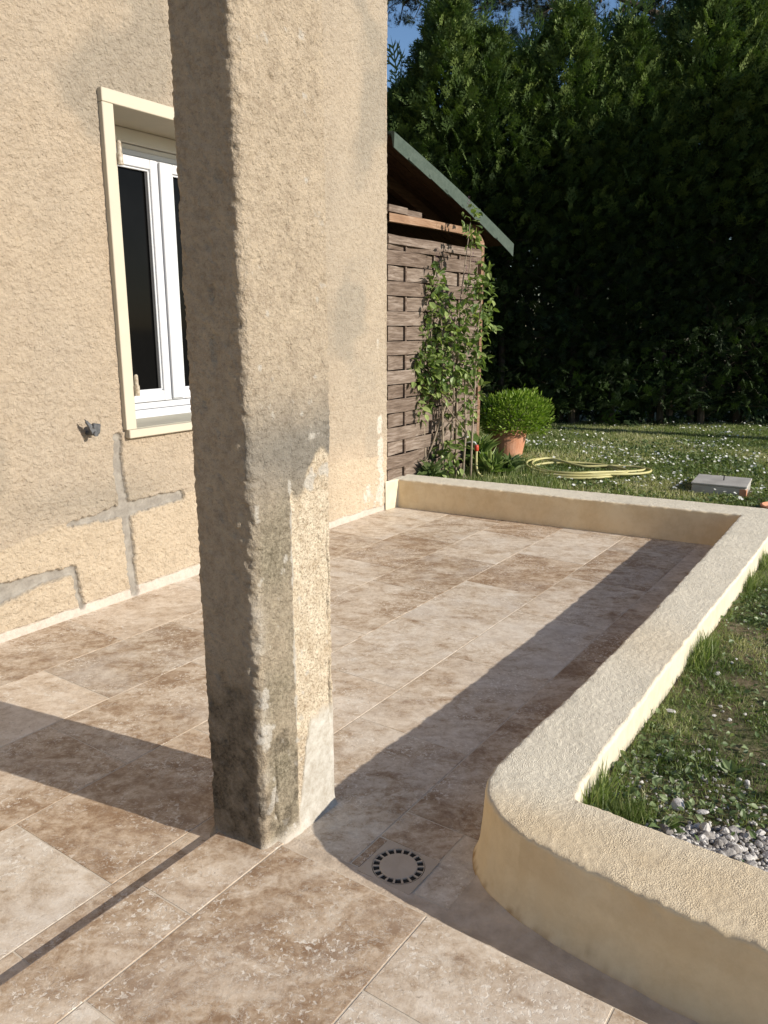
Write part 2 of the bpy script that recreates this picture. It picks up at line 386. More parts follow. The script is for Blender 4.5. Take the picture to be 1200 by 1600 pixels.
# ------------------------------------------------------------------ site frames
W3 = np.array([0.022, 6.405]); WA = R(56.613)            # house corner, wall direction
D = np.array([math.cos(WA), math.sin(WA)]); N = np.array([-math.sin(WA), math.cos(WA)])   # N points into the house
TA = R(55.4)
def st(s, t): return (math.cos(TA) * s + math.sin(TA) * t, math.sin(TA) * s - math.cos(TA) * t)
def hw(x, y, z=0):  # house frame -> world
    return (W3[0] + D[0] * x + N[0] * y, W3[1] + D[1] * x + N[1] * y, z)

# ------------------------------------------------------------------ house
house = empty('house', (W3[0], W3[1], 0), WA, 'house with rough peach rendered wall, grey stains and cement-filled chases', 'house')
OX0, OX1, OZ0, OZ1 = -2.55, -1.36, .95, 2.58
def segd(s, z, pts):
    best = np.full(s.shape, 9.0); hw_ = np.zeros(s.shape)
    for (a, b, ha, hb) in pts:
        ha = ha * 1.18 + .002; hb = hb * 1.18 + .002
        ax, az = a; bx, bz = b; L2 = (bx - ax) ** 2 + (bz - az) ** 2
        t = np.clip(((s - ax) * (bx - ax) + (z - az) * (bz - az)) / L2, 0, 1)
        d = np.hypot(s - ax - t * (bx - ax), z - az - t * (bz - az)) - (ha + (hb - ha) * t)
        best = np.minimum(best, d)
    return best
CH = [((-2.655, .915), (-2.664, .72), .018, .024), ((-2.664, .72), (-2.640, .50), .022, .025), ((-2.640, .50), (-2.618, .03), .024, .022),
      ((-3.0, .500), (-2.80, .503), .006, .018), ((-2.80, .503), (-2.60, .512), .02, .034), ((-2.60, .512), (-2.24, .520), .03, .022),
      ((-3.9, .23), (-3.40, .243), .042, .040), ((-3.40, .243), (-3.19, .256), .038, .026), ((-3.19, .258), (-2.995, .255), .022, .017),
      ((-2.99, .25), (-2.965, .045), .013, .012)]
def facade():
    xs = np.concatenate([np.arange(-3.9, -2.1, .0068), np.arange(-2.1, -.3, .0095), np.arange(-.3, .0001, .0075)])
    xs[-1] = 0.0
    zs = np.concatenate([np.arange(-.03, 1.06, .0068), np.arange(1.06, 3.95, .0092)])
    X, Z = np.meshgrid(xs, zs); x = X.ravel(); z = Z.ravel(); P = np.stack([x, z * 0, z], 1)
    ed = fbm(P, 28, 3, 3)
    d = segd(x, z, CH) + ed * .006
    d = d + .005 * noise(P, 75, 77) + .003 * noise(P, 18, 78)
    cem = 1 - sstep(-.001, .004, d)
    n1 = noise(P, 42, 5); n2 = noise(P, 85, 6); n0 = fbm(P, 3, 3, 9)
    worm = 1 - np.abs(n1) * 1.7
    h = .0032 * worm + .0016 * n2 + .004 * n0
    zb = np.interp(x, [-3.9, -3.37, -3.17, -3.02, -2.23, -.7, -.4, 0], [.40, .452, .487, .515, .53, .499, .478, .455]) + .004 * noise(P, 14, 8)
    low = 1 - sstep(-.004, .006, z - zb)
    h += low * .0035 * fbm(P, 24, 3, 12)
    # skirting mortar at the floor
    zm = np.interp(x, [-3.9, -3.4, -2.18, -1, 0], [.050, .048, .066, .06, .045]) + .006 * noise(P, 12, 20)
    mort = (1 - sstep(-.004, .004, z - zm))
    h = h * (1 - mort * .7) + mort * .004 * (1 - z / .07)
    h += (1 - cem) * np.exp(-np.clip(d, 0, 1) / .012) * .003 * (cem < .5)
    h = h * (1 - cem * .85) - cem * (.016 + .005 * fbm(P, 18, 3, 88))
    # flaking paint patches near the corner
    fl = fbm(P, 16, 4, 31)
    cz = np.exp(-((x + .10) / .06) ** 2) * sstep(1.02, .75, z) + np.exp(-((x + .13) / .03) ** 2) * np.exp(-((z - 1.36) / .13) ** 2) * .9 + np.exp(-((x + .30) / .14) ** 2) * sstep(.36, .2, z) * .7
    white = sstep(.50, .62, cz * .75 + fl * .5 ) * (z > .03)
    h += white * .002
    brown = sstep(.3, .8, np.exp(-((x + .22) / .13) ** 2) * sstep(1.0, .5, z))
    # grey weathering
    a = fbm(P, 1.3, 4, 41)
    g = sstep(.0, .4, a * 1.1 + .45 * np.exp(-((x + 2.75) / .5) ** 2 - ((z - 2.62) / .35) ** 2) * 1.6 + .8 * np.exp(-((x + 3.35) / .22) ** 2 - ((z - .95) / .45) ** 2)
              + .55 * np.exp(-((x + .3) / .35) ** 2 - ((z - 2.2) / .9) ** 2) + .5 * sstep(-.9, -.4, x) * sstep(.5, .8, z) * sstep(1.4, .9, z) - .22)
    g = g * .72 + .42 * sstep(-1.3, -.5, x) * sstep(.5, .7, z) + .62 * np.exp(-((x + 2.62) / .28) ** 2 - ((z - .56) / .14) ** 2) * (z > zb) + .5 * np.exp(-((x + 3.05) / .4) ** 2 - ((z - .62) / .1) ** 2)
    g += .35 * brown
    g = np.clip(g * (1 - low), 0, 1)
    smooth = np.clip(cem + mort * .8 + .22 * sstep(-.9, -.5, x), 0, 1)
    V = np.stack([x, -h, z], 1)
    nx = len(xs); nz = len(zs); idx = np.arange(nx * nz).reshape(nz, nx)
    a_, b_, c_, e_ = idx[:-1, :-1].ravel(), idx[:-1, 1:].ravel(), idx[1:, 1:].ravel(), idx[1:, :-1].ravel()
    cx = (x[a_] + x[b_]) / 2; czz = (z[a_] + z[c_]) / 2
    keep = ~((cx > OX0) & (cx < OX1) & (czz > OZ0) & (czz < OZ1))
    F = np.stack([a_, b_, c_, e_], 1)[keep]
    at = dict(cem=cem, low=low * .95, white=white, mortar=mort, grey=g, smooth=smooth)
    mesh_np('front_wall', V, F, M['wall'], house, True, at)
facade()
b = MB()
b.box(-9, -3.9, -.002, .25, -.03, 5.4)          # the rest of the house, beyond the frame
b.box(-3.9, 0, .0, .25, 3.94, 5.4)
b.box(-.25, -.003, .05, 9, -.03, 5.4); b.box(-9, -.25, 8.75, 9, -.03, 5.4); b.box(-9, -8.75, .25, 8.75, -.03, 5.4)
b.box(-.02, -.002, .0, .05, -.03, 3.94)
b.build('side_wall', M['wall'], house)
b = MB(); b.add([(-9.3, -.25, 5.35), (.3, -.25, 5.35), (.3, 4.5, 6.7), (-9.3, 4.5, 6.7), (.3, 9.3, 5.35), (-9.3, 9.3, 5.35), (-9.3, -.25, 5.27), (.3, -.25, 5.27), (.3, 9.3, 5.27), (-9.3, 9.3, 5.27)],
                [(0, 1, 2, 3), (3, 2, 4, 5), (0, 6, 7, 1), (5, 4, 8, 9), (6, 9, 8, 7), (1, 7, 8, 4, 2), (0, 3, 5, 9, 6)])
b.build('roof', M['roof'], house)

# window: surround is the part, everything in it hangs below it
b = MB()
b.box(-2.612, OX0 + .006, -.032, .40, .95, 2.577, .003); b.box(OX1 - .006, -1.298, -.032, .40, .95, 2.577, .003)
b.box(-2.612, -1.298, -.0345, .40, 2.578, 2.642, .003)
win = b.build('window', M['cream'], house); win['label'] = 'narrow white window in a cream painted surround'
b = MB(); b.box(-2.602, -1.308, -.042, .30, .904, .9495, .004); b.build('sill_edge', M['cream'], win)
b = MB(); b.box(-2.542, -1.368, -.020, .33, .951, .9545, 0); b.build('sill', M['sill'], win)
b = MB(); y0 = .275
b.box(-2.544, -1.366, .262, .33, 2.50, 2.577, .004); b.box(-2.544, -1.366, .28, .33, 2.47, 2.497, .002)
b.build('shutter_box', M['box'], win)
b = MB()
b.box(-2.544, -1.366, .262, .33, .955, 1.005, .004); b.box(-2.544, -1.366, .272, .33, 1.008, 1.045, .004)
b.box(-2.544, -2.50, .275, .33, 1.045, 2.47, .003); b.box(-1.41, -1.366, .275, .33, 1.045, 2.47, .003); b.box(-2.50, -1.41, .275, .33, 2.44, 2.47, .003)
b.build('frame', M['pvc'], win)
def sash(x0, x1, x0w, x1w):
    b = MB(); za, zb = 1.05, 2.437; y0, y1 = .262, .325
    b.box(x0, x0 + x0w, y0, y1, za, zb, .004); b.box(x1 - x1w, x1, y0, y1, za, zb, .004)
    b.box(x0 + x0w, x1 - x1w, y0 + .001, y1, za, za + .062, .004); b.box(x0 + x0w, x1 - x1w, y0 + .001, y1, zb - .055, zb, .004)
    # glazing bead
    g0, g1 = x0 + x0w, x1 - x1w
    for q in ((g0, g0 + .012, za + .062, zb - .055), (g1 - .012, g1, za + .062, zb - .055)): b.box(q[0], q[1], y0 + .012, y0 + .03, q[2], q[3], .003)
    b.box(g0, g1, y0 + .012, y0 + .03, za + .062, za + .074, .003); b.box(g0, g1, y0 + .012, y0 + .03, zb - .067, zb - .055, .003)
    o = b.build('sash', M['pvc'], win)
    b = MB(); b.box(g0 + .001, g1 - .001, y0 + .034, y0 + .040, za + .05, zb - .05); b.build('pane', M['glass'], win)
    b = MB(); b.box(g1 - .026, g1 - .0125, y0 + .022, y0 + .032, za + .074, zb - .067); b.build('gasket', M['gasket'], win)
sash(-2.497, -2.000, .062, .052); sash(-1.988, -1.413, .106, .062)
b = MB(); b.box(-2.000, -1.988, .268, .32, 1.05, 2.437, 0); b.box(-1.992, -1.905, .247, .263, 1.06, 2.43, .005); b.build('centre_strip', M['pvc'], win)
b = MB(); b.tube([(-2.115, .335, 1.62), (-2.112, .33, 1.72), (-2.112, .33, 1.76), (-2.116, .335, 1.80)], .010, 8); b.build('handle', M['pvc'], win)
def hinge_pin(z, nm):
    b = MB(); x = -2.533; y = -.04
    b.tube([(x, y, z - .055), (x, y, z)], .0155, 12); b.box(x - .004, x + .004, y, -.02, z - .04, z - .012)
    b.tube([(x, y, z), (x, y, z + .004)], .012, 12); b.tube([(x, y, z), (x, y, z + .052), (x, y, z + .06)], [.0115, .0105, .005], 12)
    b.build('hinge_pin', M['hinge'], win, False)
hinge_pin(2.35, 0); hinge_pin(1.185, 1)
for o_ in win.children:
    if not o_.name.startswith(('sill_edge', 'hinge')): o_.location = (.012, .045, 0) if not o_.name.startswith('sill') else (0, .0, 0)
# shutter catch: pivoting cast arm with counterweight
b = MB(); Mx = Matrix.Translation((-2.842, -.062, .965)) @ Euler((0, R(-32), 0)).to_matrix().to_4x4()
b.tube([(-2.842, .01, .960), (-2.842, -.075, .960)], [.012, .010], 10)
b.tube([(-2.842, -.072, .960), (-2.842, -.082, .960)], [.014, .013], 10)
b.box(-.010, .006, -.008, .006, -.01, .075, .003, Mx)
b.add([Mx @ Vector(p) for p in [(-.016, -.010, .0), (.012, -.010, .0), (.010, -.006, .05), (-.002, -.004, .088), (-.016, .008, .0), (.012, .008, .0), (.010, .005, .05), (-.002, .004, .088)]],
      [(0, 1, 2, 3), (7, 6, 5, 4), (0, 3, 7, 4), (1, 5, 6, 2), (3, 2, 6, 7), (0, 4, 5, 1)])
M2 = Matrix.Translation((-2.825, -.058, .985)) @ Euler((0, R(12), 0)).to_matrix().to_4x4()
b.box(-.024, .022, -.012, .012, -.026, .026, .006, M2); b.box(-.030, -.018, -.020, .010, .0, .02, .003, M2)
sc_ = b.build('shutter_catch', M['iron'], house); sc_['label'] = 'grey iron shutter catch sticking out of the wall'

# ------------------------------------------------------------------ porch pillar
def pillar():
    s0, s1, t0, t1 = 1.414, 1.765, -1.606, -1.402; r = .020
    # perimeter (local: a along s, b along t), start at back-left corner, counterclockwise seen from above
    P = []
    def arc(cx, cy, a0, a1):
        n = 6
        for i in range(n + 1):
            g = a0 + (a1 - a0) * i / n; P.append((cx + r * math.cos(g), cy + r * math.sin(g)))
    def line(p, q):
        L = math.hypot(q[0] - p[0], q[1] - p[1]); n = int(L / .0042)
        for i in range(1, n): P.append((p[0] + (q[0] - p[0]) * i / n, p[1] + (q[1] - p[1]) * i / n))
    h = math.pi / 2
    arc(s0 + r, t1 - r, math.pi, h); line((s0 + r, t1), (s1 - r, t1)); arc(s1 - r, t1 - r, h, 0); line((s1, t1 - r), (s1, t0 + r))
    arc(s1 - r, t0 + r, 0, -h); line((s1 - r, t0), (s0 + r, t0)); arc(s0 + r, t0 + r, -h, -math.pi); line((s0, t0 + r), (s0, t1 - r))
    P = np.array(P); n = len(P); nx = np.roll(P, -1, 0) - np.roll(P, 1, 0); nx /= np.linalg.norm(nx, axis=1)[:, None]
    nrm = np.stack([-nx[:, 1], nx[:, 0]], 1)
    cen = np.array([(s0 + s1) / 2, (t0 + t1) / 2])
    if ((P - cen) * nrm).sum() < 0: nrm = -nrm
    zs = np.concatenate([np.arange(-.02, 2.4, .0048), np.arange(2.4, 3.21, .04)]); nz = len(zs)
    S = np.tile(P[:, 0], nz); T = np.tile(P[:, 1], nz); Z = np.repeat(zs, n); NS = np.tile(nrm[:, 0], nz); NTt = np.tile(nrm[:, 1], nz)
    Q = np.stack([S, T, Z], 1)
    right = (NTt > .7).astype(float); left = (NS < -.7).astype(float); k = np.clip((S - s0) / (s1 - s0), 0, 1)
    corner = np.exp(-((S - s0) ** 2 + (T - t1) ** 2) / .028 ** 2)
    cornR = np.exp(-((S - s1) ** 2 + (T - t1) ** 2) / .02 ** 2); cornL = np.exp(-((S - s0) ** 2 + (T - t0) ** 2) / .03 ** 2)
    n1 = noise(Q, 88, 1); n2 = noise(Q, 28, 2); n3 = noise(Q, 130, 3); n4 = fbm(Q, 6, 3, 4)
    upper = sstep(1.0, 1.25, Z)
    hgt = .0021 * (1 - np.abs(n1) * 1.6) + .0005 * n2 + .0014 * n3 + .0013 * n4
    hgt += upper * .0018 * noise(Q, 40, 19) + corner * (.0018 * noise(Q, 22, 9) + .0045 * noise(Q, 75, 10)) + cornR * (.0012 * noise(Q, 30, 11) + .0025 * noise(Q, 90, 12)) + cornL * (.0015 * noise(Q, 17, 14) + .0024 * noise(Q, 85, 15))
    eb = noise(Q, 11, 5) * .04
    # exposed aggregate patch on the right face (slightly recessed), rim along its left edge
    kk = k + eb * .35
    ztop = 1.10 + .05 * np.sin(k * 9) + .03 * noise(Q, 18, 6)
    expo = np.where(NTt > .2, sstep(.43, .47, kk) * (1 - sstep(-.01, .02, Z - ztop)), 0)
    cemb = np.where(NTt > .2, sstep(.02, -.02, Z - (.05 + .30 * sstep(.42, .66, k + eb * .5) * 1.0) - .01 * noise(Q, 30, 8)) * sstep(.40, .47, k + eb), 0)
    expo = expo * (1 - cemb)
    hgt -= expo * .0045; hgt += expo * (.0016 * noise(Q, 105, 61) + .0012 * noise(Q, 48, 62)); hgt += np.exp(-((kk - .42) / .025) ** 2) * (Z < ztop) * (NTt > .2) * .002
    hgt = hgt * (1 - cemb * .75) - cemb * .001
    moss = np.where(NTt > .2, sstep(1.12, .98, Z + .06 * n4) * (1 - expo) * (1 - cemb), 0) * (.62 + .3 * noise(Q, 8, 33))
    moss = moss * sstep(-.05, .12, k - .0 + .0 * Z)
    grey = np.where(NTt > .2, np.exp(-((Z - 1.17 - .05 * n4) / .12) ** 2) * (.65 + .35 * k) + .3 * np.exp(-((Z - 1.0) / .4) ** 2), .15 + .3 * sstep(1.2, .6, Z))
    grey = grey * (1 - expo)
    wc = fbm(Q, 30, 4, 50)
    white = np.where(NTt > .2, sstep(.42, .6, wc * .9 + np.exp(-((Z - 1.09) / .035) ** 2) * sstep(.55, .75, k) * .8 + .75 * np.exp(-((kk - .44) / .02) ** 2) * (Z < 1.09) * (Z > .3)
                     + .8 * np.exp(-((k - .07) / .06) ** 2 - ((Z - .50) / .05) ** 2) + .8 * np.exp(-((k - .09) / .09) ** 2 - ((Z - .37) / .035) ** 2)
                     + .8 * np.exp(-((k - .12) / .07) ** 2 - ((Z - .16) / .03) ** 2)), 0) * .8
    white = np.clip(white + .55 * corner * sstep(.85, .7, Z) * sstep(-.2, .4, noise(Q, 20, 71)), 0, 1)
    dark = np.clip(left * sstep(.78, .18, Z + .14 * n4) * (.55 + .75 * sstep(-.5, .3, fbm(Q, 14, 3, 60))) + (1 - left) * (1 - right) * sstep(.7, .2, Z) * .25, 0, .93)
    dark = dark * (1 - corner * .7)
    dark = np.clip(dark + np.where(NTt > .2, .65 * sstep(.25, .55, fbm(Q, 12, 3, 77) + .3 * sstep(.5, .2, Z)) * (1 - expo) * (1 - cemb) * sstep(.6, .4, Z), 0), 0, 1)
    # mortar fillet at the foot
    foot = sstep(.05, .0, Z + .012 * noise(Q, 18, 80))
    flare = np.clip(1 - Z / .045, 0, 1.4) ** 1.6 * .018
    hgt = hgt * (1 - foot * .5) + flare * (1 - right * .3) * (1 - .95 * sstep(.2, .7, NS))
    white = np.clip(white + foot * np.where(NTt > .2, .85, .35), 0, 1); dark *= (1 - foot * .75)
    # small holes and cracks
    hol = sstep(.62, .72, noise(Q, 26, 90)) * (Z > .1)
    hgt -= hol * .004 * (1 - cemb)
    ck1 = np.abs(k - .93 - .03 * noise(Q, 9, 95) - .02 * noise(Q, 35, 96)) ; ck2 = np.abs(k - .17 - .05 * noise(Q, 14, 97))
    crk = np.where(NTt > .2, sstep(.018, .004, ck1) * sstep(.95, .8, Z) * sstep(.04, .1, Z) * sstep(-.3, .1, noise(Q, 7, 98)) + sstep(.016, .003, ck2) * sstep(.32, .26, Z) * sstep(.05, .1, Z), 0)
    hgt -= crk * .006; dark = np.clip(dark + crk * .8, 0, 1)
    S = S + .014 * sstep(t0, t1, T) * sstep(s1, s0, S)
    S2 = S + NS * hgt; T2 = T + NTt * hgt
    X = math.cos(TA) * S2 + math.sin(TA) * T2; Y = math.sin(TA) * S2 - math.cos(TA) * T2
    o = np.array(st(s0, t1)); V = np.stack([X - o[0], Y - o[1], Z], 1)
    idx = np.arange(n * nz).reshape(nz, n); nxt = np.roll(idx, -1, 1)
    F = np.stack([idx[:-1].ravel(), nxt[:-1].ravel(), nxt[1:].ravel(), idx[1:].ravel()], 1)[:, ::-1]
    at = dict(grey=np.clip(grey, 0, 1), moss=np.clip(moss, 0, 1), expo=expo, white=white, dark=dark, cem=cemb, smooth=np.clip(cemb + foot * .6, 0, 1))
    ob = mesh_np('pillar', V, F, M['pillar'], None, True, at); ob.location = (o[0], o[1], 0)
    tag(ob, 'thick square rendered porch pillar, mould-blackened and flaking near its foot', 'pillar')
pillar()

# ------------------------------------------------------------------ terrace floor
def tiles(name, rects, z, mat, pick=()):
    V = []; F = []; off = []; tint = []; warm = []
    g = .0024; e = .0009
    for (s0, s1, t0, t1) in rects:
        a, b_ = s0 + g, s1 - g; c, d_ = t0 + g, t1 - g
        o = rng.uniform(-30, 30, 3); ti = rng.random(); wa = rng.random()
        for (ps, pt_, a1, a2) in pick:
            if s0 < ps < s1 and t0 < pt_ < t1: ti, wa = a1, a2
        base = len(V); dz = rng.uniform(0, .0005)
        for (zz, i) in ((z - .004, 0), (z - e * .6 + dz, 0), (z + dz, e)):
            for (ss, tt) in ((a + i, c + i), (b_ - i, c + i), (b_ - i, d_ - i), (a + i, d_ - i)):
                x, y = st(ss, tt); V.append((x, y, zz)); off.append(o); tint.append(ti); warm.append(wa)
        for r in range(2):
            for k in range(4):
                F.append((base + r * 4 + k, base + r * 4 + (k + 1) % 4, base + (r + 1) * 4 + (k + 1) % 4, base + (r + 1) * 4 + k)[::-1])
        F.append((base + 8, base + 9, base + 10, base + 11)[::-1])
    ob = mesh_np(name, V, np.array(F), mat, None, False, dict(off=np.array(off), tint=np.array(tint), warm=np.array(warm)))
    tag(ob, kind='structure'); return ob
def courses(t0, t1, joints, lo, hi):
    j = [lo] + [x for x in sorted(joints) if lo + .02 < x < hi - .02] + [hi]
    return [(j[i], j[i + 1], t0, t1) for i in range(len(j) - 1)]
def seq(a, step=.7165, n=14): return [a + step * k for k in range(-n, n)]
rects = []
rects += courses(-3.70, -3.088, [2.22, 2.94, 3.66, 4.46, 5.12, 1.5, .78, .06], -1.5, 5.9)
rects += courses(-3.088, -2.618, seq(3.945), -1.5, 5.9)
rects += courses(-2.618, -2.145, seq(4.385), -1.5, 5.9)
rects += courses(-2.145, -1.674, seq(3.984, .7205), -1.5, 5.9)
rects += courses(-1.674, -1.578, [.815, .10, 1.53], -1.5, 1.53)
rects += courses(-1.674, -1.184, seq(2.967, .7165), 1.53, 5.9)
rects += courses(-1.184, -.80, [2.565, 3.28, 4.02, 4.74, 5.4], 1.845, 5.9)
# cut pieces round the drain
rects += [(1.696, 1.845, -1.184, -.976), (1.547, 1.845, -.972, -.857), (1.547, 1.694, -1.184, -1.152)]
tiles('terrace_floor', rects, 0.0, M['tile'], [(3.3, -1.9, .8, .1), (2.7, -1.9, .75, .1), (4.2, -1.9, .25, .9), (3.2, -1.5, .75, .15), (1.7, -1.05, .3, .6)])
RZ = .024
rects = []
ft = .0065; fs = -.009
for (ta, tb, jj, hi) in [(-1.583, -1.384, [1.137, .42, -.3], 1.492), (-1.384, -.888, [.822, .11, -.6], 1.482), (-.888, -.40, [1.200, .48, -.24], 1.482), (-.40, .09, [.86, .14, -.58], 1.482), (.09, .58, [.5, -.2], 1.4), (.58, 1.07, [.7, 0, -.7], 1.3)]:
    rects += courses(ta + ft, tb + ft, [j + fs for j in jj], -1.5, hi + fs)
tiles('front_floor', rects, RZ, M['tile'], [(1.2, -1.1, .18, .85), (1.3, -.6, .75, .35), (1.3, -1.5, .45, .8), (1.0, -1.5, .40, .8), (1.0, -.6, .8, .3)])
def sheet(name, pts, z, z0, mat):
    b = MB(); n = len(pts)
    b.add([(*st(*p), z) for p in pts] + [(*st(*p), z0) for p in pts], [tuple(range(n))] + [(i, (i + 1) % n, n + (i + 1) % n, n + i) for i in range(n)])
    return tag(b.build(name, mat), kind='structure')
sheet('floor_grout', [(-1.6, -3.75), (5.95, -3.75), (5.95, -.79), (1.62, -.79), (1.62, 1.1), (1.4745, 1.1), (1.4745, -1.5775), (-1.6, -1.5775)], -.0010, -.06, M['grout'])
sheet('front_floor_grout', [(-1.6, -1.5765), (1.4735, -1.5765), (1.4735, 1.1), (-1.6, 1.1)], RZ - .0010, -.06, M['grout'])
# mortar bed round the drain, a shallow uneven sheet
def mortar():
    ss = np.arange(1.476, 1.846, .0055); ts = np.arange(-1.40, 1.1, .0065); A, B = np.meshgrid(ss, ts); a = A.ravel(); b_ = B.ravel()
    rise = np.clip((b_ + .87 + (a - 1.5) * .2) / .12, 0, 1)
    z = .0018 + .0014 * fbm(np.stack([a, b_, a * 0], 1), 25, 3, 5) + np.clip((1.515 - a) / .03, 0, 1) * .006 + .007 * rise * sstep(1.52, 1.62, a) * (1 + .3 * noise(np.stack([a, b_, a * 0], 1), 20, 8))
    x = math.cos(TA) * a + math.sin(TA) * b_; y = math.sin(TA) * a - math.cos(TA) * b_
    i = np.arange(a.size).reshape(A.shape)
    F = np.stack([i[:-1, :-1].ravel(), i[1:, :-1].ravel(), i[1:, 1:].ravel(), i[:-1, 1:].ravel()], 1)
    F = F[~((a[F[:, 2]] > 1.5475) & (b_[F[:, 0]] < -.862))]
    tag(mesh_np('mortar_bed', np.stack([x, y, z], 1), F, M['mortar'], None, True), kind='structure')
mortar()

# drain
dc = st(1.612, -1.062)
drain = empty('floor_drain', (dc[0], dc[1], 0), TA, 'square sand-coloured plastic floor drain with a ring of slots beside the pillar', 'drain')
def drain_build():
    # local: x = +s , y = -t
    n = 144; nsl = 18; hw_s, hw_t = .080, .088
    zt = .0035
    radii = [.030, .0545, .0545, .0735, .0735, .0765, .0795]
    b = MB()
    def pt(r, k, z): g = 2 * math.pi * k / n; return (r * math.cos(g), r * math.sin(g), z)
    def ring(r0, z0, r1, z1, sel=lambda k: True):
        for k in range(n):
            if sel(k): b.add([pt(r0, k, z0), pt(r0, k + 1, z0), pt(r1, k + 1, z1), pt(r1, k, z1)], [(0, 3, 2, 1)])
    per = n // nsl
    solid = lambda k: (k % per) in (0, 1)
    b.add([pt(.02, k, zt + .0012) for k in range(n)], [tuple(range(n))])
    ring(.02, zt + .0012, .052, zt + .0008); ring(.052, zt + .0008, .0545, zt - .0005)
    ring(.0545, zt - .0005, .0725, zt, solid); ring(.0725, zt, .0745, zt + .0004)
    for k in range(n):                           # slot walls
        if not solid(k):
            b.add([pt(.0545, k, zt - .0005), pt(.0545, k + 1, zt - .0005), pt(.0545, k + 1, -.02), pt(.0545, k, -.02)], [(0, 1, 2, 3)])
            b.add([pt(.0725, k, zt), pt(.0725, k + 1, zt), pt(.0725, k + 1, -.02), pt(.0725, k, -.02)], [(0, 1, 2, 3)])
        if solid(k) != solid((k + 1) % n):
            b.add([pt(.0545, k + 1, zt - .0005), pt(.0725, k + 1, zt), pt(.0725, k + 1, -.02), pt(.0545, k + 1, -.02)], [(0, 1, 2, 3)])
    b.build('grate', M['drain'], drain)
    b = MB()
    ring0 = [pt(.0762, k, zt - .0002) for k in range(n)]
    sq = []
    for k in range(n):
        g = 2 * math.pi * k / n; c, s_ = math.cos(g), math.sin(g); m = max(abs(c) / hw_s, abs(s_) / hw_t); sq.append((c / m, s_ / m, zt - .0006))
    F = [(k, (k + 1) % n, n + (k + 1) % n, n + k)[::-1] for k in range(n)]; F += [(n + k, n + (k + 1) % n, 2 * n + (k + 1) % n, 2 * n + k)[::-1] for k in range(n)]
    b.add(ring0 + sq + [(p[0], p[1], -.003) for p in sq], F)
    b.build('surround_plate', M['drain'], drain)
    b = MB(); b.add([pt(.0765, k, -.0004) for k in range(n)], [tuple(range(n))]); b.build('drain_hole_shade', M['hole'], drain)  # near-black disc, the darkness inside the drain put into its colour
drain_build()

# ------------------------------------------------------------------ low wall (one continuous L shaped parapet)
INN = [(.012, 6.372), (.06, 6.43), (.122, 6.488), (1.402, 5.762), (2.45, 5.207), (1.70, 4.075), (1.112, 3.186), (.86, 2.825), (.687, 2.57), (.472, 2.274), (.335, 2.08), (.292, 2.0), (.280, 1.93), (.292, 1.855), (.325, 1.785), (.372, 1.722), (.43, 1.662), (.524, 1.583), (.636, 1.488), (.80, 1.366), (1.6, .77), (2.6, .03)]
OUT = [(-.10, 6.90), (.02, 6.84), (.135, 6.763), (1.56, 5.99), (2.84, 5.33), (1.98, 4.06), (1.36, 3.165), (1.10, 2.785), (.88, 2.455), (.66, 2.125), (.56, 1.965), (.545, 1.935), (.533, 1.91), (.53, 1.90), (.535, 1.894), (.545, 1.885), (.575, 1.862), (.665, 1.79), (.78, 1.705), (.95, 1.582), (1.74, .985), (2.74, .24)]
LOWH = .24
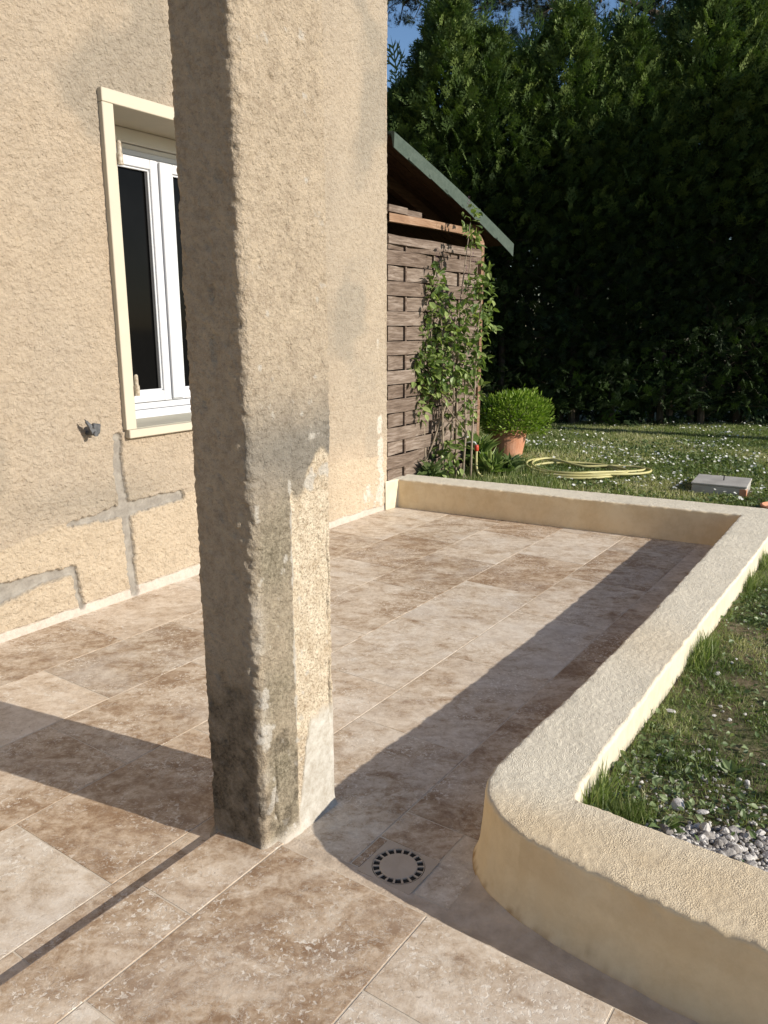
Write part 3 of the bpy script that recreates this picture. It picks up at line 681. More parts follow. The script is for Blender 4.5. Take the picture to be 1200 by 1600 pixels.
def low_wall():
    I = np.array(INN); O = np.array(OUT)
    # resample by inner length, 6 mm near, coarser beyond
    seg = np.maximum(np.linalg.norm(np.diff(I, axis=0), axis=1), np.linalg.norm(np.diff(O, axis=0), axis=1) * .6)
    a, bb = [], []
    for i in range(len(I) - 1):
        far = np.linalg.norm((I[i] + I[i + 1]) / 2); step = .0055 if far < 3.4 and i < 19 else (.010 if i < 19 else .03)
        n = max(2, int(seg[i] / step)); t = np.arange(n) / n
        a.append(I[i] + (I[i + 1] - I[i]) * t[:, None]); bb.append(O[i] + (O[i + 1] - O[i]) * t[:, None])
    I2 = np.concatenate(a + [I[-1:]]); O2 = np.concatenate(bb + [O[-1:]])
    # soften the polyline slightly, keep the sharp far corner
    corner_i = np.argmin(np.linalg.norm(I2 - np.array([2.45, 5.207]), axis=1)); ci0 = np.argmin(np.linalg.norm(I2 - np.array([.122, 6.488]), axis=1))
    for arr in (I2, O2):
        for _ in range(12):
            sm = arr.copy(); sm[1:-1] = (arr[:-2] + arr[1:-1] * 2 + arr[2:]) / 4
            for c in (corner_i, ci0): sm[max(0, c - 1):c + 2] = arr[max(0, c - 1):c + 2]
            arr[:] = sm
    # profile: (u across 0=inner 1=outer, z, side flag)
    H = LOWH; prof = []
    for z in list(np.linspace(-.05, .17, 15)) + list(np.linspace(.18, H - .013, 12)): prof.append((0, z, 1, -1))
    for g in np.linspace(0, math.pi / 2, 5)[1:]: prof.append((.012 * (1 - math.cos(g)), H - .012 + .012 * math.sin(g), max(0, 1.05 - g * .8), 0))
    for u in np.linspace(.075, .925, 38): prof.append((u, H, 0, 1))
    for g in np.linspace(0, math.pi / 2, 4): prof.append((1 - .010 * (1 - math.sin(g)), H - .010 * (1 - math.cos(g)), .2, 2))
    for z in np.linspace(H - .02, -.05, 12): prof.append((1, z, 1, 3))
    prof = np.array(prof, float); m = len(prof); n = len(I2)
    dirv = np.gradient(I2, axis=0); dirv /= np.linalg.norm(dirv, axis=1)[:, None]
    nin = I2 - O2; nin /= np.linalg.norm(nin, axis=1)[:, None]
    width = np.linalg.norm(I2 - O2, axis=1)
    U = np.tile(prof[:, 0], n); Z = np.tile(prof[:, 1], n); SD = np.tile(prof[:, 2], n); K = np.tile(prof[:, 3], n)
    ii = np.repeat(np.arange(n), m)
    # corner radii given in metres -> fraction
    Uf = np.where(K == 0, U / width[ii], np.where(K == 2, 1 - (1 - U) / width[ii], U))
    X = I2[ii, 0] * (1 - Uf) + O2[ii, 0] * Uf; Y = I2[ii, 1] * (1 - Uf) + O2[ii, 1] * Uf
    P = np.stack([X, Y, Z], 1)
    edge = np.exp(-(Uf * width[ii] / .022) ** 2) * sstep(H - .05, H - .01, Z); edgeo = np.exp(-((1 - Uf) * width[ii] / .02) ** 2) * sstep(H - .04, H - .01, Z)
    crumb = fbm(P, 42, 2, 7); c2 = noise(P, 20, 8)
    inner = (K <= 0)
    hn = edge * (.0030 * crumb + .0018 * c2 - .001) + np.where(K <= 0, .0008 * noise(P, 30, 9) + .002 * fbm(P, 4, 3, 10), 0)
    flare = np.where(K == -1, .020 * np.exp(-np.clip(Z, 0, 1) / .035) * (Y < 2.6), 0)
    batter = np.where(K <= 0, np.clip(H - Z, 0, 1) * .04, 0)
    off = hn + flare + batter
    P[:, 0] += nin[ii, 0] * off; P[:, 1] += nin[ii, 1] * off
    hn2 = edgeo * (.003 * crumb + .004 * c2) + np.where(K == 3, .0025 * noise(P, 25, 12), 0)
    P[:, 0] -= nin[ii, 0] * hn2; P[:, 1] -= nin[ii, 1] * hn2
    top = sstep(H - .02, H - .004, Z)
    P[:, 2] += top * (.0011 * noise(P, 95, 20) + .0008 * noise(P, 180, 21) + .003 * fbm(P, 3.5, 3, 22) + .002 * c2 * edge) - edge * .0015
    P[:, 2] += top * np.where((ii < corner_i) & (Z > H - .02), .010 * sstep(0, 1, ii / corner_i) - .010, 0) * 0
    frontw = sstep(2.02, 1.72, Y * 1.0 + (X - .4) * .35 + .03 * noise(P, 9, 30)) * (ii > corner_i)
    yel = np.clip(frontw + .45 * np.exp(-(((X - 1.10) / .22) ** 2 + ((Y - 3.0) / .3) ** 2)), 0, 1)
    pale = np.where(K == 3, 1.0, 0) * (ii > corner_i) + 0.75 * (ii < ci0) * (K == -1)
    dirt = np.where((K == -1) & (Y < 2.9), sstep(.36, .66, np.exp(-np.clip(Z, 0, 1) / .03) * .7 + .5 * fbm(P, 26, 3, 33)) * 1.0 * (.35 + .65 * np.exp(-((X - .30) / .13) ** 2)), 0)
    stripe = np.where((K == -1) & (Y < 1.75), .30 * sstep(.13, .17, Z + .01 * noise(P, 6, 40)) + .18 * fbm(P, 5, 3, 44), 0)
    dirt = np.clip(dirt + stripe * .6, 0, 1)
    idx = np.arange(n * m).reshape(n, m)
    F = np.stack([idx[:-1, :-1].ravel(), idx[:-1, 1:].ravel(), idx[1:, 1:].ravel(), idx[1:, :-1].ravel()], 1)
    o = np.array([I[10][0], I[10][1], 0]); 
    ob = mesh_np('low_wall', P - o, F, M['low'], None, True, dict(side=SD, yel=yel, pale=pale, dirt=dirt)); ob.location = o
    tag(ob, 'low cream rendered wall edging the terrace, with a rounded near corner and rough top', 'low wall')
low_wall()

# ------------------------------------------------------------------ ground
TP = [(-.04, 6.62), (.13, 6.63), (2.66, 5.27), (.66, 2.30), (.41, 1.92), (.43, 1.80), (.62, 1.66), (2.67, .13), (14, -8), (14, -30), (-30, -30), (-30, 6.6)]
def inpoly(x, y, poly):
    c = np.zeros(x.shape, bool); n = len(poly)
    for i in range(n):
        x0, y0 = poly[i]; x1, y1 = poly[(i + 1) % n]
        if y0 == y1: continue
        c ^= ((y0 > y) != (y1 > y)) & (x < (x1 - x0) * (y - y0) / (y1 - y0) + x0)
    return c
def gz(x, y):
    x = np.asarray(x, float); y = np.asarray(y, float); sh = x.shape; P = np.stack([x.ravel(), y.ravel(), x.ravel() * 0], 1)
    r = .112 + .055 * np.exp(-(((P[:, 0] - .8) / .7) ** 2 + ((P[:, 1] - 1.75) / .55) ** 2)) + .012 * fbm(P, 1.4, 3, 5) + .006 * noise(P, 9, 6)
    return r.reshape(sh)
def ground():
    def axis(a, b, st_, far):
        c = list(np.arange(a, b, st_)); g = st_; v = b
        while v < far: c.append(v); g *= 1.35; v += g
        c.append(far); g = st_; v = a - st_
        lo = []
        while v > -far: lo.append(v); g *= 1.35; v -= g
        lo.append(-far); return np.array(sorted(lo + c))
    xs = axis(-1, 6.5, .045, 300); ys = axis(1.0, 12, .045, 300)
    X, Y = np.meshgrid(xs, ys); x = X.ravel(); y = Y.ravel()
    ins = inpoly(x, y, TP); z = np.where(ins, -.09, gz(x, y))
    i = np.arange(x.size).reshape(X.shape)
    F = np.stack([i[:-1, :-1].ravel(), i[:-1, 1:].ravel(), i[1:, 1:].ravel(), i[1:, :-1].ravel()], 1)
    tag(mesh_np('ground', np.stack([x, y, z], 1), F, M['soil'], None, True), kind='structure')
ground()

# ------------------------------------------------------------------ foliage builders (numpy)
def frames(dirs, roll=None):
    d = dirs / np.linalg.norm(dirs, axis=1)[:, None]; up = np.tile([0, 0, 1.], (len(d), 1)); up[np.abs(d[:, 2]) > .95] = [1, 0, 0]
    a = np.cross(d, up); a /= np.linalg.norm(a, axis=1)[:, None]; b = np.cross(a, d)
    if roll is not None:
        c, s = np.cos(roll)[:, None], np.sin(roll)[:, None]; a, b = a * c + b * s, -a * s + b * c
    return d, a, b
def inst(shape_v, shape_f, pos, dirs, size, roll=None, var=None):
    """copies of one small leaf shape (x across, y along, z up) merged in one mesh"""
    d, a, b = frames(dirs, roll); n = len(pos); k = len(shape_v); sv_ = np.asarray(shape_v, float)
    size = np.broadcast_to(size, n)
    V = pos[:, None, :] + size[:, None, None] * (sv_[None, :, 0, None] * a[:, None, :] + sv_[None, :, 1, None] * d[:, None, :] + sv_[None, :, 2, None] * b[:, None, :])
    F = (np.asarray(shape_f)[None] + (np.arange(n) * k)[:, None, None]).reshape(-1, len(shape_f[0]))
    vv = np.repeat(var if var is not None else rng.random(n), k)
    return V.reshape(-1, 3), F, vv
LEAF = ([(0, 0, 0), (.28, .30, .06), (0, .35, -.02), (-.28, .30, .06), (.24, .62, .05), (0, .68, -.03), (-.24, .62, .05), (0, 1, -.10)],
        [(0, 1, 2), (0, 2, 3), (1, 4, 5), (1, 5, 2), (2, 5, 6), (2, 6, 3), (4, 7, 5), (5, 7, 6)])
SMALL = ([(0, 0, 0), (.22, .5, .05), (0, .55, -.03), (-.22, .5, .05), (0, 1, -.04)], [(0, 1, 2), (0, 2, 3), (1, 4, 2), (2, 4, 3)])
def rand_dirs(n): v = rng.normal(size=(n, 3)); return v / np.linalg.norm(v, axis=1)[:, None]
def merge(parts):
    V = []; F = []; A = []; b = 0
    for v, f, a in parts: V.append(v); F.append(f + b); A.append(a); b += len(v)
    return np.concatenate(V), np.concatenate(F), np.concatenate(A)
def leafmesh(name, parts, mat, parent=None, smooth=False):
    V, F, A = merge(parts); return mesh_np(name, V, F, mat, parent, smooth, dict(var=np.clip(A, 0, 1)))

# cypress spray: a flat feathered fan made of thin pointed branchlets
def spray_shape(nb=6, seed=0):
    r = random.Random(seed); V = []; F = []
    def tri(x0, y0, ang, L, w, z=0.0):
        c, s = math.sin(ang), math.cos(ang); b = len(V)
        V.extend([(x0 - s * w, y0 + c * w, z), (x0 + s * w, y0 - c * w, z), (x0 + c * L * .6 + s * w * .9, y0 + s * L * .6 - c * w * .9, z + .02), (x0 + c * L, y0 + s * L, z - .03), (x0 + c * L * .6 - s * w * .9, y0 + s * L * .6 + c * w * .9, z + .02)])
        F.extend([(b, b + 1, b + 2), (b, b + 2, b + 4), (b + 2, b + 3, b + 4)])
    tri(0, 0, 0, 1.0, .022)
    for i in range(nb):
        y = .12 + .72 * i / nb; L = (.42 * (1 - y) + .16) * r.uniform(.8, 1.2)
        for sg in (-1, 1):
            ang = sg * r.uniform(.55, .85); tri(0, y + r.uniform(-.03, .03), ang, L, .030, r.uniform(-.03, .03))
            if L > .25:
                x1 = math.sin(ang) * L * .45; y1 = y + math.cos(ang) * L * .45
                tri(x1, y1, ang - sg * .6, L * .45, .024); tri(x1, y1, ang + sg * .5, L * .38, .022)
    return V, F
SPR = [spray_shape(4, k) for k in range(5)]

# ------------------------------------------------------------------ hedge
HY = 11.35
hedge = empty('hedge', (3.0, HY, .1), 0, 'tall dark cypress hedge with ragged tops along the back of the lawn', 'hedge')
APX = [(-6.2, 5.0), (-5.0, 4.6), (-3.9, 5.2), (-2.9, 4.5), (-1.9, 4.9), (-.9, 4.15), (-.15, 3.9), (.36, 4.5), (.86, 5.5), (1.35, 5.1), (1.87, 4.8), (2.42, 5.4), (2.88, 4.9), (3.25, 5.2), (3.70, 4.95), (4.2, 6.0), (4.65, 5.7), (5.15, 5.1), (5.7, 6.0), (6.4, 6.1), (7.1, 6.3), (8.1, 5.8), (9.2, 6.2), (10.4, 5.9), (11.6, 6.2)]
def hedge_fol():
    parts = []
    pos = []; dirs = []; siz = []; var = []
    for (ax, az) in APX:
        vis = -1.2 < ax < 6.5
        nn = 3900 if vis else 420
        # envelope: column to z0 then cone to the apex
        u = rng.random(nn); z = .35 + (az - .35) * (1 - (1 - u) ** 1.15 if True else u)
        z0 = az * .78; rad = np.where(z < z0, .62, .56 * np.clip((az - z) / (az - z0), .02, 1) ** .6)
        th = rng.uniform(0, 2 * math.pi, nn); rr = rad * np.sqrt(rng.uniform(.35, 1, nn))
        x = ax + rr * np.cos(th) * 1.0; y = HY + rr * np.sin(th) * .95
        out = np.stack([np.cos(th), np.sin(th), np.zeros(nn)], 1)
        dd = out * rng.uniform(.5, 1.1, (nn, 1)) + np.array([0, 0, 1.]) * rng.uniform(.25, 1.0, (nn, 1)) * np.where(z < z0, .7, 1.25)[:, None] + rand_dirs(nn) * .35
        lowm = sstep(3.4, 2.2, z + rng.normal(0, .35, nn))
        keep = rng.random(nn) > lowm * .45
        pos.append(np.stack([x, y, z], 1)[keep]); dirs.append(dd[keep]); siz.append((rng.uniform(.14, .31, nn) * (1 - .25 * lowm))[keep])
        v = np.clip(rng.beta(2, 2.4, nn) * .9 + .22 * sstep(3.0, 5.0, z) - .35 * lowm, 0, 1); var.append(v[keep])  # tops lighter: sunlight painted in along with new growth; lower sprays darker
        # leader shoots at the tip
        for k in range(26 if vis else 5):
            zz = az - rng.uniform(-.25, .9); pos.append(np.array([[ax + rng.normal(0, .13), HY + rng.normal(0, .13), zz]])); dirs.append(np.array([[rng.normal(0, .25), rng.normal(0, .25), 1.]])); siz.append(np.array([rng.uniform(.25, .5)])); var.append(np.array([rng.uniform(.4, .9)]))
    pos = np.concatenate(pos); dirs = np.concatenate(dirs); siz = np.concatenate(siz); var = np.concatenate(var)
    k = rng.integers(0, 5, len(pos))
    for j in range(5):
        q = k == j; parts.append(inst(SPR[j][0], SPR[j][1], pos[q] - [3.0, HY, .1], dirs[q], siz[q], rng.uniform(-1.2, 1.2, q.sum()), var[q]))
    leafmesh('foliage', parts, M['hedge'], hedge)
    # inner mass of dead brown twigs and dense shaded sprays
    n = 9000; x = rng.uniform(-6.5, 12, n); zt = np.interp(x, [a[0] for a in APX], [a[1] * .80 for a in APX])
    z = .12 + rng.random(n) * (zt - .12); y = HY + rng.uniform(-.12, .45, n)
    p = np.stack([x, y, z], 1) - [3.0, HY, .1]
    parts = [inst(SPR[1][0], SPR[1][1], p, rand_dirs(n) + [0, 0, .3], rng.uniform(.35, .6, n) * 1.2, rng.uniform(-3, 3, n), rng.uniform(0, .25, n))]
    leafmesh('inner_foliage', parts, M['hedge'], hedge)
    b = MB()
    for (ax, az) in APX:
        for q in range(2):
            x0 = ax + random.uniform(-.25, .25) - 3.0; y0 = random.uniform(-.1, .15)
            b.tube([(x0, y0, -.15), (x0 + random.uniform(-.05, .05), y0, 1.2), (x0 + random.uniform(-.1, .1), y0, az * .8)], [.055, .045, .015], 7)
    b.build('trunk', M['twig'], hedge)
    # twiggy dead branches over the lower face
    r_ = random.Random(5); b = MB()
    for k in range(520):
        x0 = r_.uniform(-.5, 6.5) - 3.0; z0 = r_.uniform(.25, 3.4); y0 = r_.uniform(-.45, .0); L = r_.uniform(.25, .7); a = r_.uniform(-.6, 1.0); s_ = r_.choice((-1, 1))
        p0 = Vector((x0, y0 + .15, z0)); p1 = p0 + Vector((s_ * L * .5 * math.cos(a), -.12, L * .5 * math.sin(a))); p2 = p1 + Vector((s_ * L * .5 * math.cos(a * .4), -.08, L * .4 * math.sin(a * 1.4)))
        b.tube([p0, p1, p2], [.006, .0045, .0015], 4, False)
    b.build('dead_branches', M['twig'], hedge)
hedge_fol()

# ------------------------------------------------------------------ pines
def needle_tuft(seed):
    r = random.Random(seed); V = []; F = []
    for k in range(15):
        g = r.uniform(0, 2 * math.pi); s_ = r.uniform(.2, .75); d = Vector((math.cos(g) * s_, 1, math.sin(g) * s_)).normalized(); L = r.uniform(.7, 1)
        a = d.cross(Vector((r.random(), r.random(), r.random()))).normalized() * .018; b = len(V)
        V.extend([tuple(-a), tuple(a), tuple(d * L)]); F.append((b, b + 1, b + 2))
    return V, F
TUFT = needle_tuft(3)
def pine(name, loc, h, blobs, label, ntuft, limbs, tuft=.16, group=None, cones=()):
    r0 = empty(name, loc, 0, label, 'pine tree', group)
    L = np.array(loc)
    b = MB(); b.tube([(0, 0, -.3), (.05, .02, h * .3), (-.06, .03, h * .6), (.05, 0, h)], [.17, .145, .11, .05], 10); b.build('trunk', M['bark'], r0, True)
    b = MB()
    for pts, ra in limbs: b.tube([Vector(p) - Vector(loc) for p in pts], ra, 7)
    if limbs: b.build('limb', M['bark'], r0, True)
    P = []
    tot = sum(q[3] * q[4] * q[5] for q in blobs)
    b = MB(); rr = random.Random(2)
    for (cx, cy, cz, rx, ry, rz) in blobs:
        n = max(40, int(ntuft * rx * ry * rz / tot)); v = rand_dirs(n) * (rng.random((n, 1)) ** .45)
        # tufts gather at the ends of small twigs
        nt_ = max(6, n // 22); c = rand_dirs(nt_) * (rng.random((nt_, 1)) ** .4); k = rng.integers(0, nt_, n); v = c[k] + rng.normal(0, .10, (n, 3))
        P.append(np.array([cx, cy, cz]) - L + v * [rx, ry, rz])
        for q in range(min(nt_, 30)):
            e = Vector(c[q] * [rx, ry, rz]) + Vector((cx, cy, cz)) - Vector(loc); s0 = Vector((cx, cy, cz)) - Vector(loc) + Vector(c[q] * [rx, ry, rz]) * .1
            md = s0.lerp(e, .5) + Vector((rr.uniform(-.15, .15), rr.uniform(-.1, .1), rr.uniform(-.12, .12)))
            b.tube([s0, md, e], [.018, .012, .005], 4, False)
    b.build('twigs', M['twig'], r0)
    P = np.concatenate(P); n = len(P)
    leafmesh('needles', [inst(TUFT[0], TUFT[1], P, rand_dirs(n) + [0, 0, .5], rng.uniform(.7, 1.2, n) * tuft, None, rng.random(n))], M['pine'], r0)
    if cones:
        for c in cones:
            b = MB(); c = Vector(c) - Vector(loc); b.lathe([(.0, -.05), (.026, -.035), (.032, 0), (.022, .035), (0, .055)], c, 8)
            b.build('pine_cone', M['twig'], r0)
    return r0
# the pine seen over the hedge
lim = [([(6.9, 15.2, 6.0), (5.6, 15.1, 6.35), (4.9, 15.0, 6.62), (3.9, 14.9, 6.95), (2.9, 14.8, 7.0), (1.8, 14.8, 6.95), (.9, 14.8, 7.05)], [.10, .075, .06, .05, .045, .03, .015]),
       ([(5.9, 15.1, 6.3), (5.4, 15.0, 6.1), (4.9, 14.9, 6.15)], [.04, .03, .02]),
       ([(6.9, 15.2, 5.2), (6.4, 15.0, 5.6), (6.0, 14.8, 6.2), (5.9, 14.8, 6.7)], [.05, .035, .025, .015]),
       ([(6.9, 15.2, 6.4), (7.3, 15.0, 7.0), (7.8, 15.0, 7.6)], [.06, .04, .02])]
bl = [(.5, 14.8, 6.95, 1.1, .7, .42), (1.9, 14.8, 6.95, .9, .7, .45), (1.2, 14.8, 6.6, .6, .5, .35), (1.7, 14.8, 6.1, .6, .5, .5), (2.9, 14.8, 6.75, .7, .6, .55), (2.5, 14.8, 6.2, .5, .5, .55), (3.4, 14.9, 6.3, .6, .5, .7), (4.4, 15, 6.5, .7, .6, .55), (3.9, 15, 5.7, .6, .5, .6), (5.2, 15, 6.2, .7, .6, .7), (5.1, 15, 7.1, .9, .7, .5),
      (6.1, 15, 6.5, .7, .6, .9), (7.6, 15, 6.3, .9, .7, 1.1), (7.0, 15.4, 8.0, 2.2, 1.5, .8), (3.6, 15.4, 7.9, 2.4, 1.5, .5), (4.6, 15, 5.2, .8, .5, .6), (2.2, 15, 5.3, .6, .5, .6)]
cn = [(random.uniform(2.3, 5.2), 14.7 + random.uniform(-.1, .1), random.uniform(6.45, 6.85)) for _ in range(16)]
pine('pine_tree', (6.9, 15.2, .1), 8.2, bl, 'pine with a bare leaning limb and loose needles, seen above the hedge', 21000, lim, .15, None, cn)
# pines to the right, outside the picture, whose crowns keep the sun off the hedge
for q, (px, py) in enumerate([(7.6, 8.35), (9.6, 9.1), (11.3, 9.9), (13.0, 10.7)]):
    zb = 3.1 + .25 * q
    bl = [(px + dx, py + dy, zb + 1.5 + dz, 1.1, .75, 1.15) for dx, dy, dz in ((-.7, -.25, 0), (.3, .15, 0), (.9, .4, .1)) + (((-.2, 0, .7), (.6, .2, .9), (-.9, -.3, .5)) if q else ((-.2, 0, .15), (.6, .2, .3)))]
    pine('pine_tree', (px, py, .1), 6.6, bl, ['nearest', 'second nearest', 'third nearest', 'farthest'][q] + ' of the four dense pines standing right of the lawn', 5200, [([(px, py, 3.2), (px + .7, py, 4.6)], [.06, .03]), ([(px, py, 3.4), (px - .8, py, 4.9)], [.06, .03])], .42, 'dense pines right of the lawn')

# ------------------------------------------------------------------ woven fence panel
def wood_mesh(name, boxes, mat, parent, weave=None):
    V = []; F = []; off = []; tint = []
    for bx in boxes:
        x0, x1, y0, y1, z0, z1 = bx[:6]; fn = bx[6] if len(bx) > 6 else None
        n = max(1, int(abs(x1 - x0) / .05)) if fn else 1
        o = rng.uniform(-20, 20, 3); ti = rng.random(); b = len(V)
        for i in range(n + 1):
            x = x0 + (x1 - x0) * i / n; dy = fn(x) if fn else 0
            for (yy, zz) in ((y0, z0), (y1, z0), (y1, z1), (y0, z1)): V.append((x, yy + dy, zz)); off.append(o); tint.append(ti)
        for i in range(n):
            for k in range(4): F.append((b + i * 4 + k, b + i * 4 + (k + 1) % 4, b + (i + 1) * 4 + (k + 1) % 4, b + (i + 1) * 4 + k))
        F.append((b, b + 3, b + 2, b + 1)); e = b + n * 4; F.append((e, e + 1, e + 2, e + 3))
    return mesh_np(name, V, np.array(F), mat, parent, False, dict(off=np.array(off), tint=np.array(tint)))
fence = empty('fence_panel', (W3[0], W3[1], 0), WA, 'weathered woven wooden fence panel behind the lilac shrub', 'fence')
bx = []; zc = .09; k = 0
while zc < 2.10:
    for j in range(2):
        ph = 1 if j == 0 else -1; zz = zc + j * .1165
        sk = random.uniform(-.002, .002)
        bx.append((.005, 1.60, -.004, .004, zz + .0045, zz + .1145 + sk, (lambda ph, sk: (lambda x: ph * -.017 * math.cos(math.pi * (x - .28) / .46) + sk))(ph, sk)))
    zc += .2345; k += 1
wood_mesh('slats', bx, M['fence'], fence)
wood_mesh('battens', [(x - .011, x + .011, -.007, .007, .08, 2.12) for x in (.28, .74, 1.20)], M['fence'], fence)
wood_mesh('rail', [(.0, 1.60, -.020, .020, 2.128, 2.178)], M['fence'], fence)
wood_mesh('frame_upright', [(1.60, 1.655, -.022, .022, .05, 2.25)], M['rail'], fence)
def arch():
    pts = [(0, 2.318), (.6, 2.330), (1.15, 2.333), (1.40, 2.325), (1.50, 2.312), (1.56, 2.29), (1.60, 2.262), (1.6275, 2.235)]
    V = []; off = []; tint = []; F = []
    for i, (x, z) in enumerate(pts):
        a = pts[max(0, i - 1)]; c = pts[min(len(pts) - 1, i + 1)]; t = Vector((c[0] - a[0], c[1] - a[1])).normalized(); nn = Vector((-t[1], t[0])) * .031
        for (sg, y) in ((-1, -.024), (1, -.024), (1, .02), (-1, .02)): V.append((x + sg * nn[0], y, z + sg * nn[1])); off.append((3, 4, 5)); tint.append(.1)
    for i in range(len(pts) - 1):
        for k in range(4): F.append((i * 4 + k, i * 4 + (k + 1) % 4, (i + 1) * 4 + (k + 1) % 4, (i + 1) * 4 + k))
    mesh_np('arched_rail', V, np.array(F), M['rail'], fence, False, dict(off=np.array(off), tint=np.array(tint)))
arch()
wood_mesh('cap_board', [(-.0, .27, -.022, .012, 2.362, 2.412), (.274, .50, -.018, .016, 2.358, 2.402)], M['fence'], fence)

# ------------------------------------------------------------------ shed behind the fence
shed = empty('shed', (W3[0], W3[1], 0), WA, 'wooden shed with sloping green felt roof behind the fence panel', 'shed')
def rz_(x): return 2.93 - .281 * x + (.022 * math.sin(x * 1.4) if x > 0 else 0)
def shed_roof():
    # felt sheet with its folded-down verge facing the terrace
    xs = np.linspace(-.0 + .012, 2.235, 46); V = []; F = []
    yv = -.06; rr = random.Random(4)
    for i, x in enumerate(xs):
        z = rz_(x); dr = .112 + .006 * math.sin(x * 9) + (.006 if (int(x * 4.3) % 2) else 0)
        V += [(x, yv + .004, z - dr), (x, yv, z - .004), (x, yv + .02, z + .004), (x, 2.5, z + .004), (x, 2.5, z - .012), (x, yv + .03, z - .012), (x, yv + .012, z - dr)]
    m = 7
    for i in range(len(xs) - 1):
        for k in range(m): F.append((i * m + k, i * m + (k + 1) % m, (i + 1) * m + (k + 1) % m, (i + 1) * m + k))
    F = [f for f in F]
    b = MB(); b.add(V, F + [tuple(range(m)), tuple((len(xs) - 1) * m + k for k in range(m))]); b.build('felt_roof', M['felt'], shed)
    # felt overlaps on the verge
    b = MB()
    for x in (.22, .52, .80, 1.10, 1.45, 1.84):
        L = .33; z = rz_(x + L / 2) - .105
        b.add([(x, yv - .006, rz_(x) - .10), (x + L, yv - .006, rz_(x + L) - .10), (x + L, yv - .006, rz_(x + L) - .128), (x, yv - .006, rz_(x) - .118),
               (x, yv - .001, rz_(x) - .10), (x + L, yv - .001, rz_(x + L) - .10), (x + L, yv - .001, rz_(x + L) - .128), (x, yv - .001, rz_(x) - .118)],
              [(0, 1, 2, 3), (7, 6, 5, 4), (0, 4, 5, 1), (1, 5, 6, 2), (2, 6, 7, 3), (3, 7, 4, 0)])
    b.build('felt_edge', M['felt'], shed)
shed_roof()
def slanted(x0, x1, y0, y1, d0, d1):
    V = [(x0, y0, rz_(x0) - d1), (x1, y0, rz_(x1) - d1), (x1, y1, rz_(x1) - d1), (x0, y1, rz_(x0) - d1), (x0, y0, rz_(x0) - d0), (x1, y0, rz_(x1) - d0), (x1, y1, rz_(x1) - d0), (x0, y1, rz_(x0) - d0)]
    return V, [(0, 3, 2, 1), (4, 5, 6, 7), (0, 1, 5, 4), (1, 2, 6, 5), (2, 3, 7, 6), (3, 0, 4, 7)]
V = []; F = []; off = []; tint = []
y = .0
while y < 2.4:
    v, f = slanted(.015, 2.2, y, y + .135, .014, .030); bb = len(V); V += v; F += [tuple(i + bb for i in q) for q in f]; o = rng.uniform(-20, 20, 3); ti = rng.random()
    off += [o] * 8; tint += [ti] * 8; y += .141
mesh_np('roof_boards', V, np.array(F), M['dark_wood'], shed, False, dict(off=np.array(off), tint=np.array(tint)))
for y in (.35, 1.1, 1.85):
    v, f = slanted(.02, 2.1, y, y + .06, .031, .125)
    mesh_np('rafter', v, np.array(f), M['dark_wood'], shed, False, dict(off=np.zeros((8, 3)), tint=np.zeros(8)))
wood_mesh('back_wall', [(.02, 1.9, 2.42, 2.45, .05 + i * .141, .05 + i * .141 + .138) for i in range(16)], M['dark_wood'], shed)
wood_mesh('side_wall', [(1.60, 1.63, .08, 2.42, .05 + i * .141, .05 + i * .141 + .138) for i in range(15)], M['dark_wood'], shed)
wood_mesh('post', [(1.56, 1.64, .03, .11, 0, 2.42)], M['rail'], shed)

